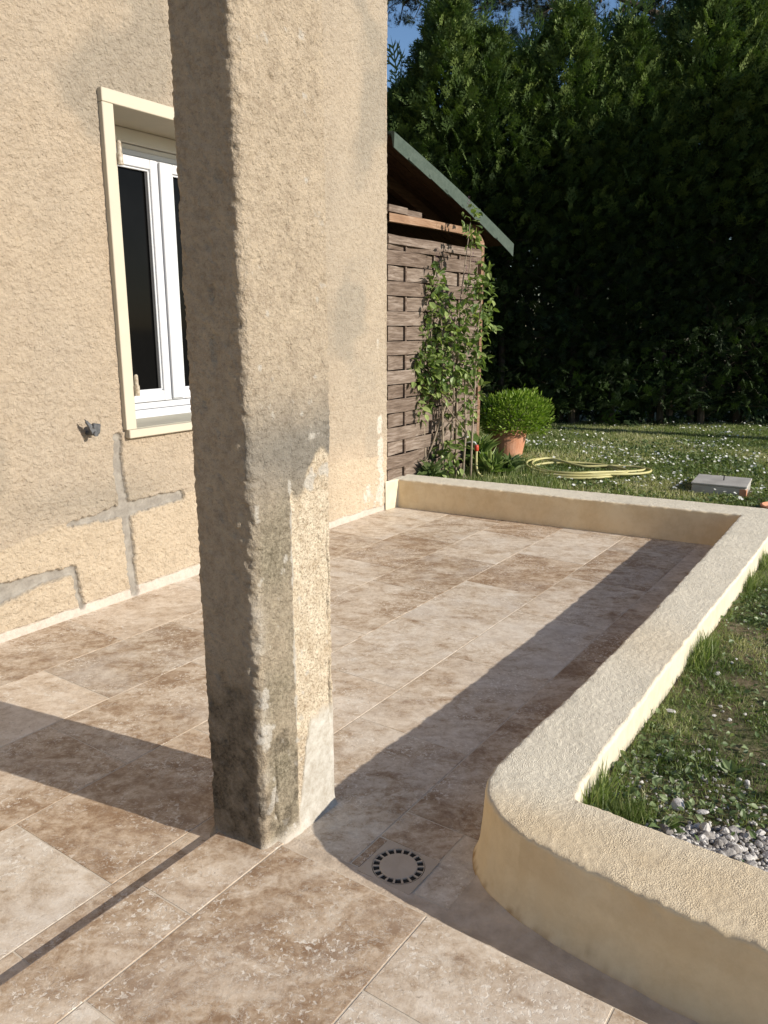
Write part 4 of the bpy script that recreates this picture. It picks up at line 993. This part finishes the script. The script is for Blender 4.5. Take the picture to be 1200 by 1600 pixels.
# ------------------------------------------------------------------ lilac shrub
def wpt(px, py, y):   # design aid: plan position for a picture column / height at distance y
    th = math.atan(291 / 1220); u = (px - 600) / 1220; v = -(py - 800) / 1220
    d = (u, math.cos(th) + v * math.sin(th), -math.sin(th) + v * math.cos(th)); t = y / d[1]; return (d[0] * t, y, 1.5 + d[2] * t)
LB = (.60, 7.02, .10)
lil = empty('lilac_shrub', LB, 0, 'leggy green lilac shrub with faded purple flowers in front of the fence', 'shrub')
def lilac():
    cl = [(687, 500, 20, 40), (676, 468, 14, 26), (683, 430, 10, 22), (662, 520, 14, 22), (655, 560, 16, 30), (690, 545, 24, 34), (712, 570, 18, 26), (640, 590, 14, 22), (662, 600, 22, 26), (700, 600, 20, 26), (735, 545, 18, 36), (748, 500, 18, 34),
          (755, 455, 14, 30), (757, 425, 9, 18), (742, 440, 12, 22), (766, 490, 8, 26), (728, 480, 14, 24), (718, 520, 14, 24), (735, 347, 12, 22), (738, 372, 10, 14), (722, 590, 16, 20), (738, 575, 12, 22), (752, 560, 8, 16), (676, 575, 20, 26), (700, 470, 8, 16), (716, 660, 16, 16), (730, 640, 14, 14), (705, 700, 26, 16), (690, 725, 26, 14), (655, 640, 12, 14), (645, 560, 14, 22), (665, 570, 20, 24), (650, 610, 14, 20), (680, 610, 20, 20), (705, 520, 14, 20), (740, 610, 12, 16)]
    P = []; tips = []
    for (cx, cy, rx, ry) in cl:
        yy = 6.98 + (cx - 700) * .002 + rng.uniform(-.06, .08); c = np.array(wpt(cx, cy, yy)); k = .0057
        n = int(rx * ry * .11) + 6; v = rand_dirs(n) * (rng.random((n, 1)) ** .4); P.append(c + v * [rx * k * 1.4, .15, ry * k * 1.25]); tips.append(c)
    P = np.concatenate(P); n = len(P)
    dr = rand_dirs(n) * .7 + np.array([.25, -.45, -.25]); sz = rng.uniform(.040, .100, n)
    sp = [inst(LEAF[0], LEAF[1], P - np.array(LB), dr, sz, rng.uniform(-.8, .8, n), rng.random(n))]
    leafmesh('foliage', sp, M['lilac'], lil)
    r_ = random.Random(8); k = 0
    base = Vector(LB)
    groups = {}
    for i, t in enumerate(tips):
        t = Vector(t); g = i % 7; groups.setdefault(g, []).append(t)
    stems = [(650, 735), (668, 742), (690, 740), (702, 735), (712, 745), (722, 742), (735, 738)]
    for g, ts in groups.items():
        b = MB(); sx = stems[g][0]; s0 = Vector(wpt(sx, 745, 6.98 + r_.uniform(-.04, .06))); s0.z = .08
        top = max(ts, key=lambda v: v.z); mid = s0.lerp(top, .45) + Vector((r_.uniform(-.06, .06), r_.uniform(-.03, .03), .0))
        main = [s0, s0.lerp(mid, .5) + Vector((r_.uniform(-.03, .03), 0, 0)), mid, mid.lerp(top, .5) + Vector((r_.uniform(-.03, .03), 0, 0)), top]
        b.tube([p - base for p in main], [.0115, .010, .008, .006, .003], 7)
        for t in ts:
            if t is top: continue
            p = min(main, key=lambda m_: (m_ - t).length + (5 if m_.z > t.z - .05 else 0)); q = p.lerp(t, .5) + Vector((r_.uniform(-.04, .04), r_.uniform(-.02, .02), .02))
            b.tube([p - base, q - base, t - base], [.006, .0045, .002], 5)
        b.build('stem', M['stem'], lil, True)
    for (cx, cy, sc) in [(683, 398, 1), (738, 400, 1.1), (733, 318, .9), (705, 492, .8), (722, 455, 1.0), (745, 412, .8), (728, 425, .8)]:
        c = np.array(wpt(cx, cy, 6.9)); n = 46; h = rng.random(n); rr = .022 * (1 - h * .75) * sc; th = rng.uniform(0, 6.28, n)
        P = c - np.array(LB) + np.stack([rr * np.cos(th), rr * np.sin(th), (h - .5) * .11 * sc], 1)
        leafmesh('flower_spike', [inst(SMALL[0], SMALL[1], P, rand_dirs(n), rng.uniform(.009, .016, n), None, rng.random(n))], M['purple'], lil)
lilac()

# ------------------------------------------------------------------ potted bush
PB = (1.31, 8.22, float(gz(1.335, 8.22)))
pot = empty('potted_plant', PB, 0, 'round bright green bush in a terracotta pot at the edge of the lawn', 'potted plant')
b = MB(); b.lathe([(.0, -.02), (.135, -.02), (.150, .03), (.185, .22), (.195, .285), (.212, .29), (.216, .335), (.196, .338), (.188, .30), (0, .29)], (0, 0, 0), 36); b.build('pot', M['terra'], pot, False)
def bush():
    n = 4600; v = rand_dirs(n) * (rng.random((n, 1)) ** .28); v[:, 2] = np.where(v[:, 2] < -.55, -.55 + (v[:, 2] + .55) * .3, v[:, 2])
    lump = 1 + .34 * fbm(v * 1.0, 2.4, 3, 3)
    c = np.array([.045, -.02, .465]); P = c + v * [.415, .34, .265] * lump[:, None]
    q = rng.random(n) < .10; P[q] += (rand_dirs(q.sum()) + [0, 0, .6]) * .035
    dr = v * .9 + rand_dirs(n) * .5 + [0, 0, .55]
    leafmesh('foliage', [inst(SMALL[0], SMALL[1], P, dr, rng.uniform(.030, .060, n), rng.uniform(-1, 1, n), rng.beta(2, 2, n))], M['bush'], pot)
    b = MB(); r_ = random.Random(3)
    for k in range(22):
        g = r_.uniform(0, 6.28); rr = r_.uniform(.1, .3); e = Vector((.04 + rr * math.cos(g), rr * math.sin(g), r_.uniform(.4, .68)))
        b.tube([(rr * .2 * math.cos(g), rr * .2 * math.sin(g), .28), e * .6 + Vector((0, 0, .15)), e], [.006, .004, .002], 5, False)
    b.build('stem', M['stem'], pot)
bush()

# ------------------------------------------------------------------ tap and hose
TPx = (.735, 7.10, .10)
tap = empty('garden_tap', TPx, 0, 'garden tap on a thin grey standpipe with a red hose connector', 'tap')
b = MB(); b.tube([(0, 0, -.05), (0, 0, .36)], .0095, 10); b.tube([(0, 0, .345), (0, 0, .372)], .014, 10); b.build('standpipe', M['zinc'], tap, True)
b = MB(); b.tube([(-.06, 0, .352), (-.03, 0, .362), (0, 0, .365), (.06, 0, .368), (.095, 0, .36), (.112, 0, .335)], [.008, .010, .013, .013, .012, .011], 10)
b.tube([(.01, 0, .37), (.01, 0, .405)], .007, 8); b.tube([(-.02, 0, .405), (.04, 0, .412)], .006, 8); b.build('tap_body', M['zinc'], tap, True)
b = MB(); b.tube([(.113, 0, .338), (.114, 0, .325), (.114, 0, .290), (.114, 0, .282)], [.016, .020, .020, .016], 12); b.build('hose_connector', M['red'], tap, True)
def hose():
    base = Vector((1.9, 7.35, .12)); P = []
    hx, hy = TPx[0] + .114, TPx[1]
    P += [(hx, hy, TPx[2] + .290), (hx + .001, hy, TPx[2] + .2), (hx - .004, hy - .01, TPx[2] + .09), (hx + .01, hy - .015, .13), (hx + .10, hy - .02, .128), (1.15, 7.08, .128)]
    def loop(cx, cy, rx, ry, a0, a1, z, rot=0.0, wob=.0):
        n = int(abs(a1 - a0) / .16)
        for i in range(n + 1):
            a = a0 + (a1 - a0) * i / n; x = rx * math.cos(a); y = ry * math.sin(a)
            P.append((cx + x * math.cos(rot) - y * math.sin(rot), cy + x * math.sin(rot) + y * math.cos(rot), z + .008 * math.sin(a * 2 + cx * 9) + wob * i / n))
    pi = math.pi
    loop(1.84, 7.42, .44, .42, -pi * .95, pi * 1.0, .142, .05); loop(1.86, 7.38, .47, .36, -pi, pi * .55, .160); loop(1.72, 7.50, .33, .42, pi * .55, pi * 1.25, .175)
    loop(1.98, 7.40, .58, .34, -pi * .75, pi * .05, .168, -.05); loop(2.1, 7.42, .44, .20, 0, pi * .65, .150); loop(1.80, 7.46, .36, .42, pi * .5, pi * 1.6, .185, .1)
    P.extend([(2.2, 7.22, .165), (2.38, 7.30, .155), (2.50, 7.36, .150), (2.545, 7.46, .15)])
    # smooth
    Q = np.array(P)
    for _ in range(2):
        q = Q.copy(); q[1:-1] = (Q[:-2] + 2 * Q[1:-1] + Q[2:]) / 4; Q = q
    # Catmull-Rom refine
    out = []
    for i in range(len(Q) - 1):
        p0, p1, p2, p3 = Q[max(i - 1, 0)], Q[i], Q[i + 1], Q[min(i + 2, len(Q) - 1)]
        for t in (0, .33, .66): out.append(.5 * ((2 * p1) + (-p0 + p2) * t + (2 * p0 - 5 * p1 + 4 * p2 - p3) * t * t + (-p0 + 3 * p1 - 3 * p2 + p3) * t ** 3))
    out.append(Q[-1]); b = MB(); b.tube([Vector(p) - base for p in out], .0115, 8)
    o = b.build('garden_hose', M['hose'], None, True); o.location = base
    tag(o, 'yellow garden hose hanging from the tap and lying in loose coils on the lawn', 'garden hose')
hose()

# ------------------------------------------------------------------ inspection chamber cover
a = R(-29.6)
cov = empty('inspection_cover', (2.625, 6.555, .10), a, 'low concrete inspection chamber with a grey slab lid in the lawn', 'inspection cover')
b = MB(); b.box(.006, .434, .006, .44, -.05, .083, .006); b.build('chamber', M['conc'], cov)
b = MB(); b.box(0, .44, 0, .446, .085, .100, .004); b.build('lid', M['conc'], cov)
b = MB(); b.tube([(.235, .22, .095), (.235, .22, .140), (.237, .222, .145)], .005, 8); b.build('lifting_pin', M['gasket'], cov)
b = MB(); b.box(.385, .433, .001, .0065, .0, .075, .002); b.box(.4335, .439, .001, .09, .0, .068, .002); b.build('brick_corner', M['terra'], cov)
b = MB(); b.lathe([(0, -.02), (.10, -.02), (.13, .055), (.145, .06), (.15, .075), (.135, .08), (.12, .05), (0, .04)], (0, 0, 0), 30)
o = b.build('terracotta_saucer', M['terra']); o.location = (3.03, 5.80, .09); tag(o, 'red terracotta dish behind the far corner of the low wall', 'plant saucer')

# ------------------------------------------------------------------ grass, gravel, weeds, daisies
def scatter(x0, x1, y0, y1, dens, fn=None):
    n = int((x1 - x0) * (y1 - y0) * dens); x = rng.uniform(x0, x1, n); y = rng.uniform(y0, y1, n); k = ~inpoly(x, y, OUTP)
    x, y = x[k], y[k]
    if fn is not None:
        k = rng.random(len(x)) < fn(x, y); x, y = x[k], y[k]
    # inside the camera's view, with a margin
    k = (np.abs(x) < y * .56 + 1.6); x, y = x[k], y[k]
    # not inside house, shed or cover
    hx = (x - W3[0]) * D[0] + (y - W3[1]) * D[1]; hy_ = (x - W3[0]) * N[0] + (y - W3[1]) * N[1]
    k = ~((hy_ > -.03) & (hx < 2.0)); ca, sa = math.cos(a), math.sin(a)
    lx = (x - 2.625) * ca + (y - 6.555) * sa; ly = -(x - 2.625) * sa + (y - 6.555) * ca
    k &= ~((lx > -.02) & (lx < .46) & (ly > -.02) & (ly < .46)); return x[k], y[k]
OUTP = [(-.10, 6.92), (.135, 6.775), (1.56, 6.0), (2.855, 5.335), (1.99, 4.05), (1.37, 3.155), (.89, 2.445), (.66, 2.11), (.55, 1.93), (.575, 1.872), (.665, 1.80), (.95, 1.592), (2.75, .25), (14, -8), (14, -30), (-30, -30), (-30, 6.6)]
def gravelness(x, y):    # distance behind the front arm of the low wall
    d = (x - .57) * .60 + (y - 1.87) * .80 ; al = (x - .57) * .8 - (y - 1.87) * .6
    w = .06 + .24 * np.clip(al / .45, 0, 1.3) + .02 * noise(np.stack([x, y, x * 0], 1), 9, 3)
    return sstep(.04, -.03, d - w) * sstep(.05, .14, al)
BL = ([(-.03, 0, 0), (.03, 0, 0), (.026, .45, .03), (-.026, .45, .03), (0, 1, .16)], [(0, 1, 2), (0, 2, 3), (3, 2, 4)])
def blades(x, y, L, var, lean=.45, z=None, w=1.0):
    n = len(x); P = np.stack([x, y, gz(x, y) - .003 if z is None else z], 1)
    dr = np.stack([rng.normal(0, lean, n), rng.normal(0, lean, n), np.ones(n)], 1)
    sh = ([(p[0] * w, p[1], p[2]) for p in BL[0]], BL[1])
    return inst(sh[0], sh[1], P, dr, L, rng.uniform(-3.1, 3.1, n), var)
def patch(x, y, sc=1.7, seed=3): return fbm(np.stack([x, y, x * 0], 1), sc, 3, seed)
parts = []
x, y = scatter(.5, 4.2, .6, 4.9, 24000, lambda x, y: (1 - gravelness(x, y) * .99) * (.50 + .50 * sstep(-.25, .12, patch(x, y, 5))))
pv = patch(x, y, 3.1, 9); parts.append(blades(x, y, rng.uniform(.010, .034, len(x)) * (1 + .9 * patch(x, y, 9, 19)), np.clip(.42 + .8 * pv + rng.normal(0, .22, len(x)), 0, 1), .7, w=1.3))
x, y = scatter(-.2, 8.0, 4.6, 11.6, 5200)
pv = patch(x, y, 1.2, 9); L = rng.uniform(.022, .05, len(x)) * (1 + .9 * np.exp(-(((x - 1.7) / .7) ** 2 + ((y - 8.6) / .8) ** 2)))
parts.append(blades(x, y, L, np.clip(.56 + .7 * pv + rng.normal(0, .2, len(x)), 0, 1), .6, w=2.6))
# long tufts along the outer face of the right hand wall
OL = np.array([(2.84, 5.33), (1.98, 4.06), (1.36, 3.165), (1.10, 2.785), (.88, 2.455), (.66, 2.125), (.56, 1.965)])
n = 5200; tt = rng.random(n); L_ = np.concatenate([[0], np.cumsum(np.linalg.norm(np.diff(OL, axis=0), axis=1))]); q = tt * L_[-1]
cl = sstep(-.1, .35, noise(np.stack([q, q * 0, q * 0], 1), 4.5, 5)); k = rng.random(n) < .25 + .75 * cl; q = q[k]; cl = cl[k]
x = np.interp(q, L_, OL[:, 0]) + .832 * (.006 + rng.exponential(.028, len(q))); y = np.interp(q, L_, OL[:, 1]) - .555 * (.006 + rng.exponential(.028, len(q)))
parts.append(blades(x, y, rng.uniform(.035, .105, len(x)) * (.6 + .6 * cl), rng.beta(2, 3, len(x)), .32, w=.6))
# tufts in the corner and the lush strip behind the far wall
x = rng.normal(.68, .035, 900); y = rng.normal(1.93, .03, 900); k = ~inpoly(x, y, OUTP); parts.append(blades(x[k], y[k], rng.uniform(.03, .07, k.sum()), rng.beta(2, 4, k.sum()), .4, w=.6))
x = rng.uniform(.2, 1.55, 7000); y = rng.uniform(6.4, 8.1, 7000); k = ~inpoly(x, y, OUTP) & (((x - W3[0]) * N[0] + (y - W3[1]) * N[1]) < -.03); x, y = x[k], y[k]
parts.append(blades(x, y, rng.uniform(.05, .14, len(x)), rng.beta(2, 2.5, len(x)), .45, w=.8))
tag(leafmesh('grass', parts, M['grass']), 'short green lawn grass with longer tufts along the wall', 'grass', None, 'stuff')

# broad leaved ground cover in the lawn
parts = []
x, y = scatter(.55, 2.6, 1.2, 4.6, 3200, lambda x, y: (.16 + .84 * sstep(-.05, .25, patch(x, y, 2.6, 14))) * (1 - .93 * gravelness(x, y)))
n = len(x); g = rng.uniform(0, 6.28, n); P = np.stack([x, y, gz(x, y) + rng.uniform(.0, .022, n)], 1)
parts.append(inst(LEAF[0], LEAF[1], P, np.stack([np.cos(g), np.sin(g), rng.uniform(.05, .8, n)], 1), rng.uniform(.010, .032, n), rng.uniform(-.9, .9, n), rng.random(n)))
x, y = scatter(1.0, 5.5, 5.5, 9.5, 380, lambda x, y: .3 + .7 * sstep(0, .3, patch(x, y, 2.0, 14)))
n = len(x); g = rng.uniform(0, 6.28, n); P = np.stack([x, y, gz(x, y) + rng.uniform(.0, .03, n)], 1)
parts.append(inst(LEAF[0], LEAF[1], P, np.stack([np.cos(g), np.sin(g), rng.uniform(.1, .9, n)], 1), rng.uniform(.03, .06, n), rng.uniform(-.5, .5, n), rng.random(n)))
tag(leafmesh('clover_weeds', parts, M['weed']), 'low broad-leaved weeds growing through the lawn', 'weeds', None, 'stuff')

# daisies
DZ = ([(0, 0, 0)] + [(math.cos(g) * (1 if i % 2 else .72), math.sin(g) * (1 if i % 2 else .72), .12) for i, g in enumerate(np.linspace(0, 6.283, 17)[:-1])], [(0, 1 + i, 1 + (i + 1) % 16) for i in range(16)])
def df(x, y): return (.08 + .92 * sstep(.0, .22, patch(x, y, 1.6, 21))) * np.exp(-((y - 8.2) / 2.3) ** 2) * (x > 1.45)
x, y = scatter(1.3, 6.4, 6.0, 11.3, 190, df); n = len(x)
P = np.stack([x, y, gz(x, y) + rng.uniform(.03, .065, n)], 1); dr = np.stack([np.ones(n), rng.normal(0, .3, n), rng.normal(0, .35, n)], 1)
parts = [inst(DZ[0], DZ[1], P, dr, rng.uniform(.010, .017, n), rng.uniform(-.7, .7, n), rng.random(n))]
tag(leafmesh('daisies', parts, M['petal']), 'small white daisies dotted thickly over the far lawn', 'daisies', None, 'stuff')
# dry light litter and petals on the near lawn

# gravel
def ico():
    t = (1 + 5 ** .5) / 2; V = np.array([(-1, t, 0), (1, t, 0), (-1, -t, 0), (1, -t, 0), (0, -1, t), (0, 1, t), (0, -1, -t), (0, 1, -t), (t, 0, -1), (t, 0, 1), (-t, 0, -1), (-t, 0, 1)], float)
    V /= np.linalg.norm(V[0]); F = [(0, 11, 5), (0, 5, 1), (0, 1, 7), (0, 7, 10), (0, 10, 11), (1, 5, 9), (5, 11, 4), (11, 10, 2), (10, 7, 6), (7, 1, 8), (3, 9, 4), (3, 4, 2), (3, 2, 6), (3, 6, 8), (3, 8, 9), (4, 9, 5), (2, 4, 11), (6, 2, 10), (8, 6, 7), (9, 8, 1)]
    V = list(map(tuple, V)); c = {}; G = []
    def mid(a, b):
        k = (min(a, b), max(a, b))
        if k not in c:
            p = (np.array(V[a]) + np.array(V[b])); p /= np.linalg.norm(p); c[k] = len(V); V.append(tuple(p))
        return c[k]
    for (a_, b_, c_) in F:
        x_, y_, z_ = mid(a_, b_), mid(b_, c_), mid(c_, a_); G += [(a_, x_, z_), (b_, y_, x_), (c_, z_, y_), (x_, y_, z_)]
    return np.array(V), np.array(G)
IV, IF = ico()
def stones(P, size, var):
    n = len(P); k = len(IV); V = np.tile(IV, (n, 1, 1)); ph = rng.uniform(-50, 50, (n, 1, 3))
    nn = noise((V + ph).reshape(-1, 3), 1.1, 4).reshape(n, k, 1); V = V * (1 + .38 * nn)
    pl = rand_dirs(n)[:, None, :]; dt = (V * pl).sum(-1, keepdims=True); V = V - pl * np.maximum(dt - .5, 0) * .9
    V = V * rng.uniform(.6, 1.15, (n, 1, 3)) * [1, 1, .7] * size[:, None, None] + P[:, None, :]
    return V.reshape(-1, 3), (IF[None] + (np.arange(n) * k)[:, None, None]).reshape(-1, 3), np.repeat(var, k)
x, y = scatter(.55, 2.6, .3, 2.1, 15000, lambda x, y: gravelness(x, y))
n = len(x); sz = rng.uniform(.0032, .0085, n) * (1 + 1.5 * (rng.random(n) < .08) + .9 * (rng.random(n) < .03)); P = np.stack([x, y, gz(x, y) + rng.uniform(0, .010, n)], 1)
prt = [stones(P, sz, rng.random(n))]
x, y = scatter(.6, 2.7, 1.5, 4.8, 55); n = len(x); P = np.stack([x, y, gz(x, y) + .006], 1); prt.append(stones(P, rng.uniform(.003, .010, n), rng.uniform(.4, 1, n)))
x, y = scatter(.6, 1.1, 1.75, 2.35, 1500); n = len(x); P = np.stack([x, y, gz(x, y) + .006], 1); prt.append(stones(P, rng.uniform(.003, .008, n), rng.uniform(.2, .9, n)))
V, F, A = merge(prt); tag(mesh_np('gravel', V, F, M['stone'], None, False, dict(var=A)), 'pale grey limestone gravel behind the low wall', 'gravel', None, 'stuff')
for (gx, gy, sz, lab) in [(.845, 1.985, .022, 'flat pale stone lying on the weeds nearest the gravel strip'), (.90, 1.95, .018, 'rounded grey stone touching the flat pale one by the gravel'), (1.11, 2.13, .016, 'white pebble under the broad-leaved weed by the gravel'), (1.055, 2.62, .017, 'white lump of limestone on the grass beside the right wall'), (1.36, 2.95, .017, 'long white stone farther up the lawn beside the right wall')]:
    V, F, A = stones(np.array([[0, 0, 0.]]), np.array([sz]), np.array([.85])); o = mesh_np('stone', V, F, M['stone'], None, False, dict(var=A)); o.location = (gx, gy, float(gz(gx, gy)) + sz * .5)
    tag(o, lab, 'stone', 'loose stones on the lawn')

# leafy plants as things
def rosette(name, loc, n, L, mat, label, group, up=.6, shp=LEAF, wid=1.0, cat='plant'):
    g = rng.uniform(0, 6.28, n); el = rng.uniform(.1, up, n); dr = np.stack([np.cos(g), np.sin(g), el * 2], 1)
    P = np.stack([np.cos(g) * .01, np.sin(g) * .01, rng.uniform(0, L * .4, n)], 1)
    sh = ([(p[0] * wid, p[1], p[2] * 1.6) for p in shp[0]], shp[1])
    V, F, A = inst(sh[0], sh[1], P, dr, rng.uniform(.6, 1, n) * L, rng.uniform(-.3, .3, n), rng.random(n))
    o = mesh_np(name, V, F, mat, None, False, dict(var=A)); o.location = (loc[0], loc[1], float(gz(loc[0], loc[1]))); return tag(o, label, cat, group)
rosette('broad_leaved_weed', (1.08, 2.17), 9, .060, M['weed'], 'pale broad-leaved weed nearest the gravel at the right edge', 'broad-leaved weeds on the lawn')
rosette('broad_leaved_weed', (.76, 1.86), 10, .055, M['weed'], 'small dock-like weed against the low wall at the left end of the gravel', 'broad-leaved weeds on the lawn')
rosette('broad_leaved_weed', (1.25, 1.98), 10, .075, M['weed'], 'spiky-leaved weed sticking up at the right edge beside the gravel', 'broad-leaved weeds on the lawn', 1.2, LEAF, .5)
rosette('garden_plant', (1.18, 7.30), 60, .22, M['weed'], 'grey-green strappy plant below the potted bush', 'plants behind the far wall', 1.0, LEAF, .35)
rosette('garden_plant', (1.00, 7.20), 90, .26, M['lilac'], 'feathery green plant beside the yellow hose at the tap', 'plants behind the far wall', 1.4, SMALL, .5)
rosette('garden_plant', (.93, 7.62), 120, .34, M['lilac'], 'tall leafy clump between the tap and the terracotta pot', 'plants behind the far wall', 1.6, LEAF, .3)
rosette('garden_plant', (.42, 6.86), 60, .24, M['weed'], 'low dark clump at the foot of the fence left of the lilac', 'plants behind the far wall', 1.2, LEAF, .4)
# dandelion
dl = empty('dandelion', (1.735, 3.30, float(gz(1.735, 3.30))), 0, 'single yellow dandelion flower in the grass by the right wall', 'flower')
b = MB(); b.tube([(0, 0, 0), (.004, -.002, .03), (.004, 0, .055)], .002, 5); b.build('stalk', M['weed'], dl)
n = 60; v = rand_dirs(n); v[:, 2] = np.abs(v[:, 2]) * .6 + .15
leafmesh('flower_head', [inst(SMALL[0], SMALL[1], np.tile([.004, 0, .055], (n, 1)), v, rng.uniform(.012, .018, n), None, rng.random(n))], M['yellow'], dl)
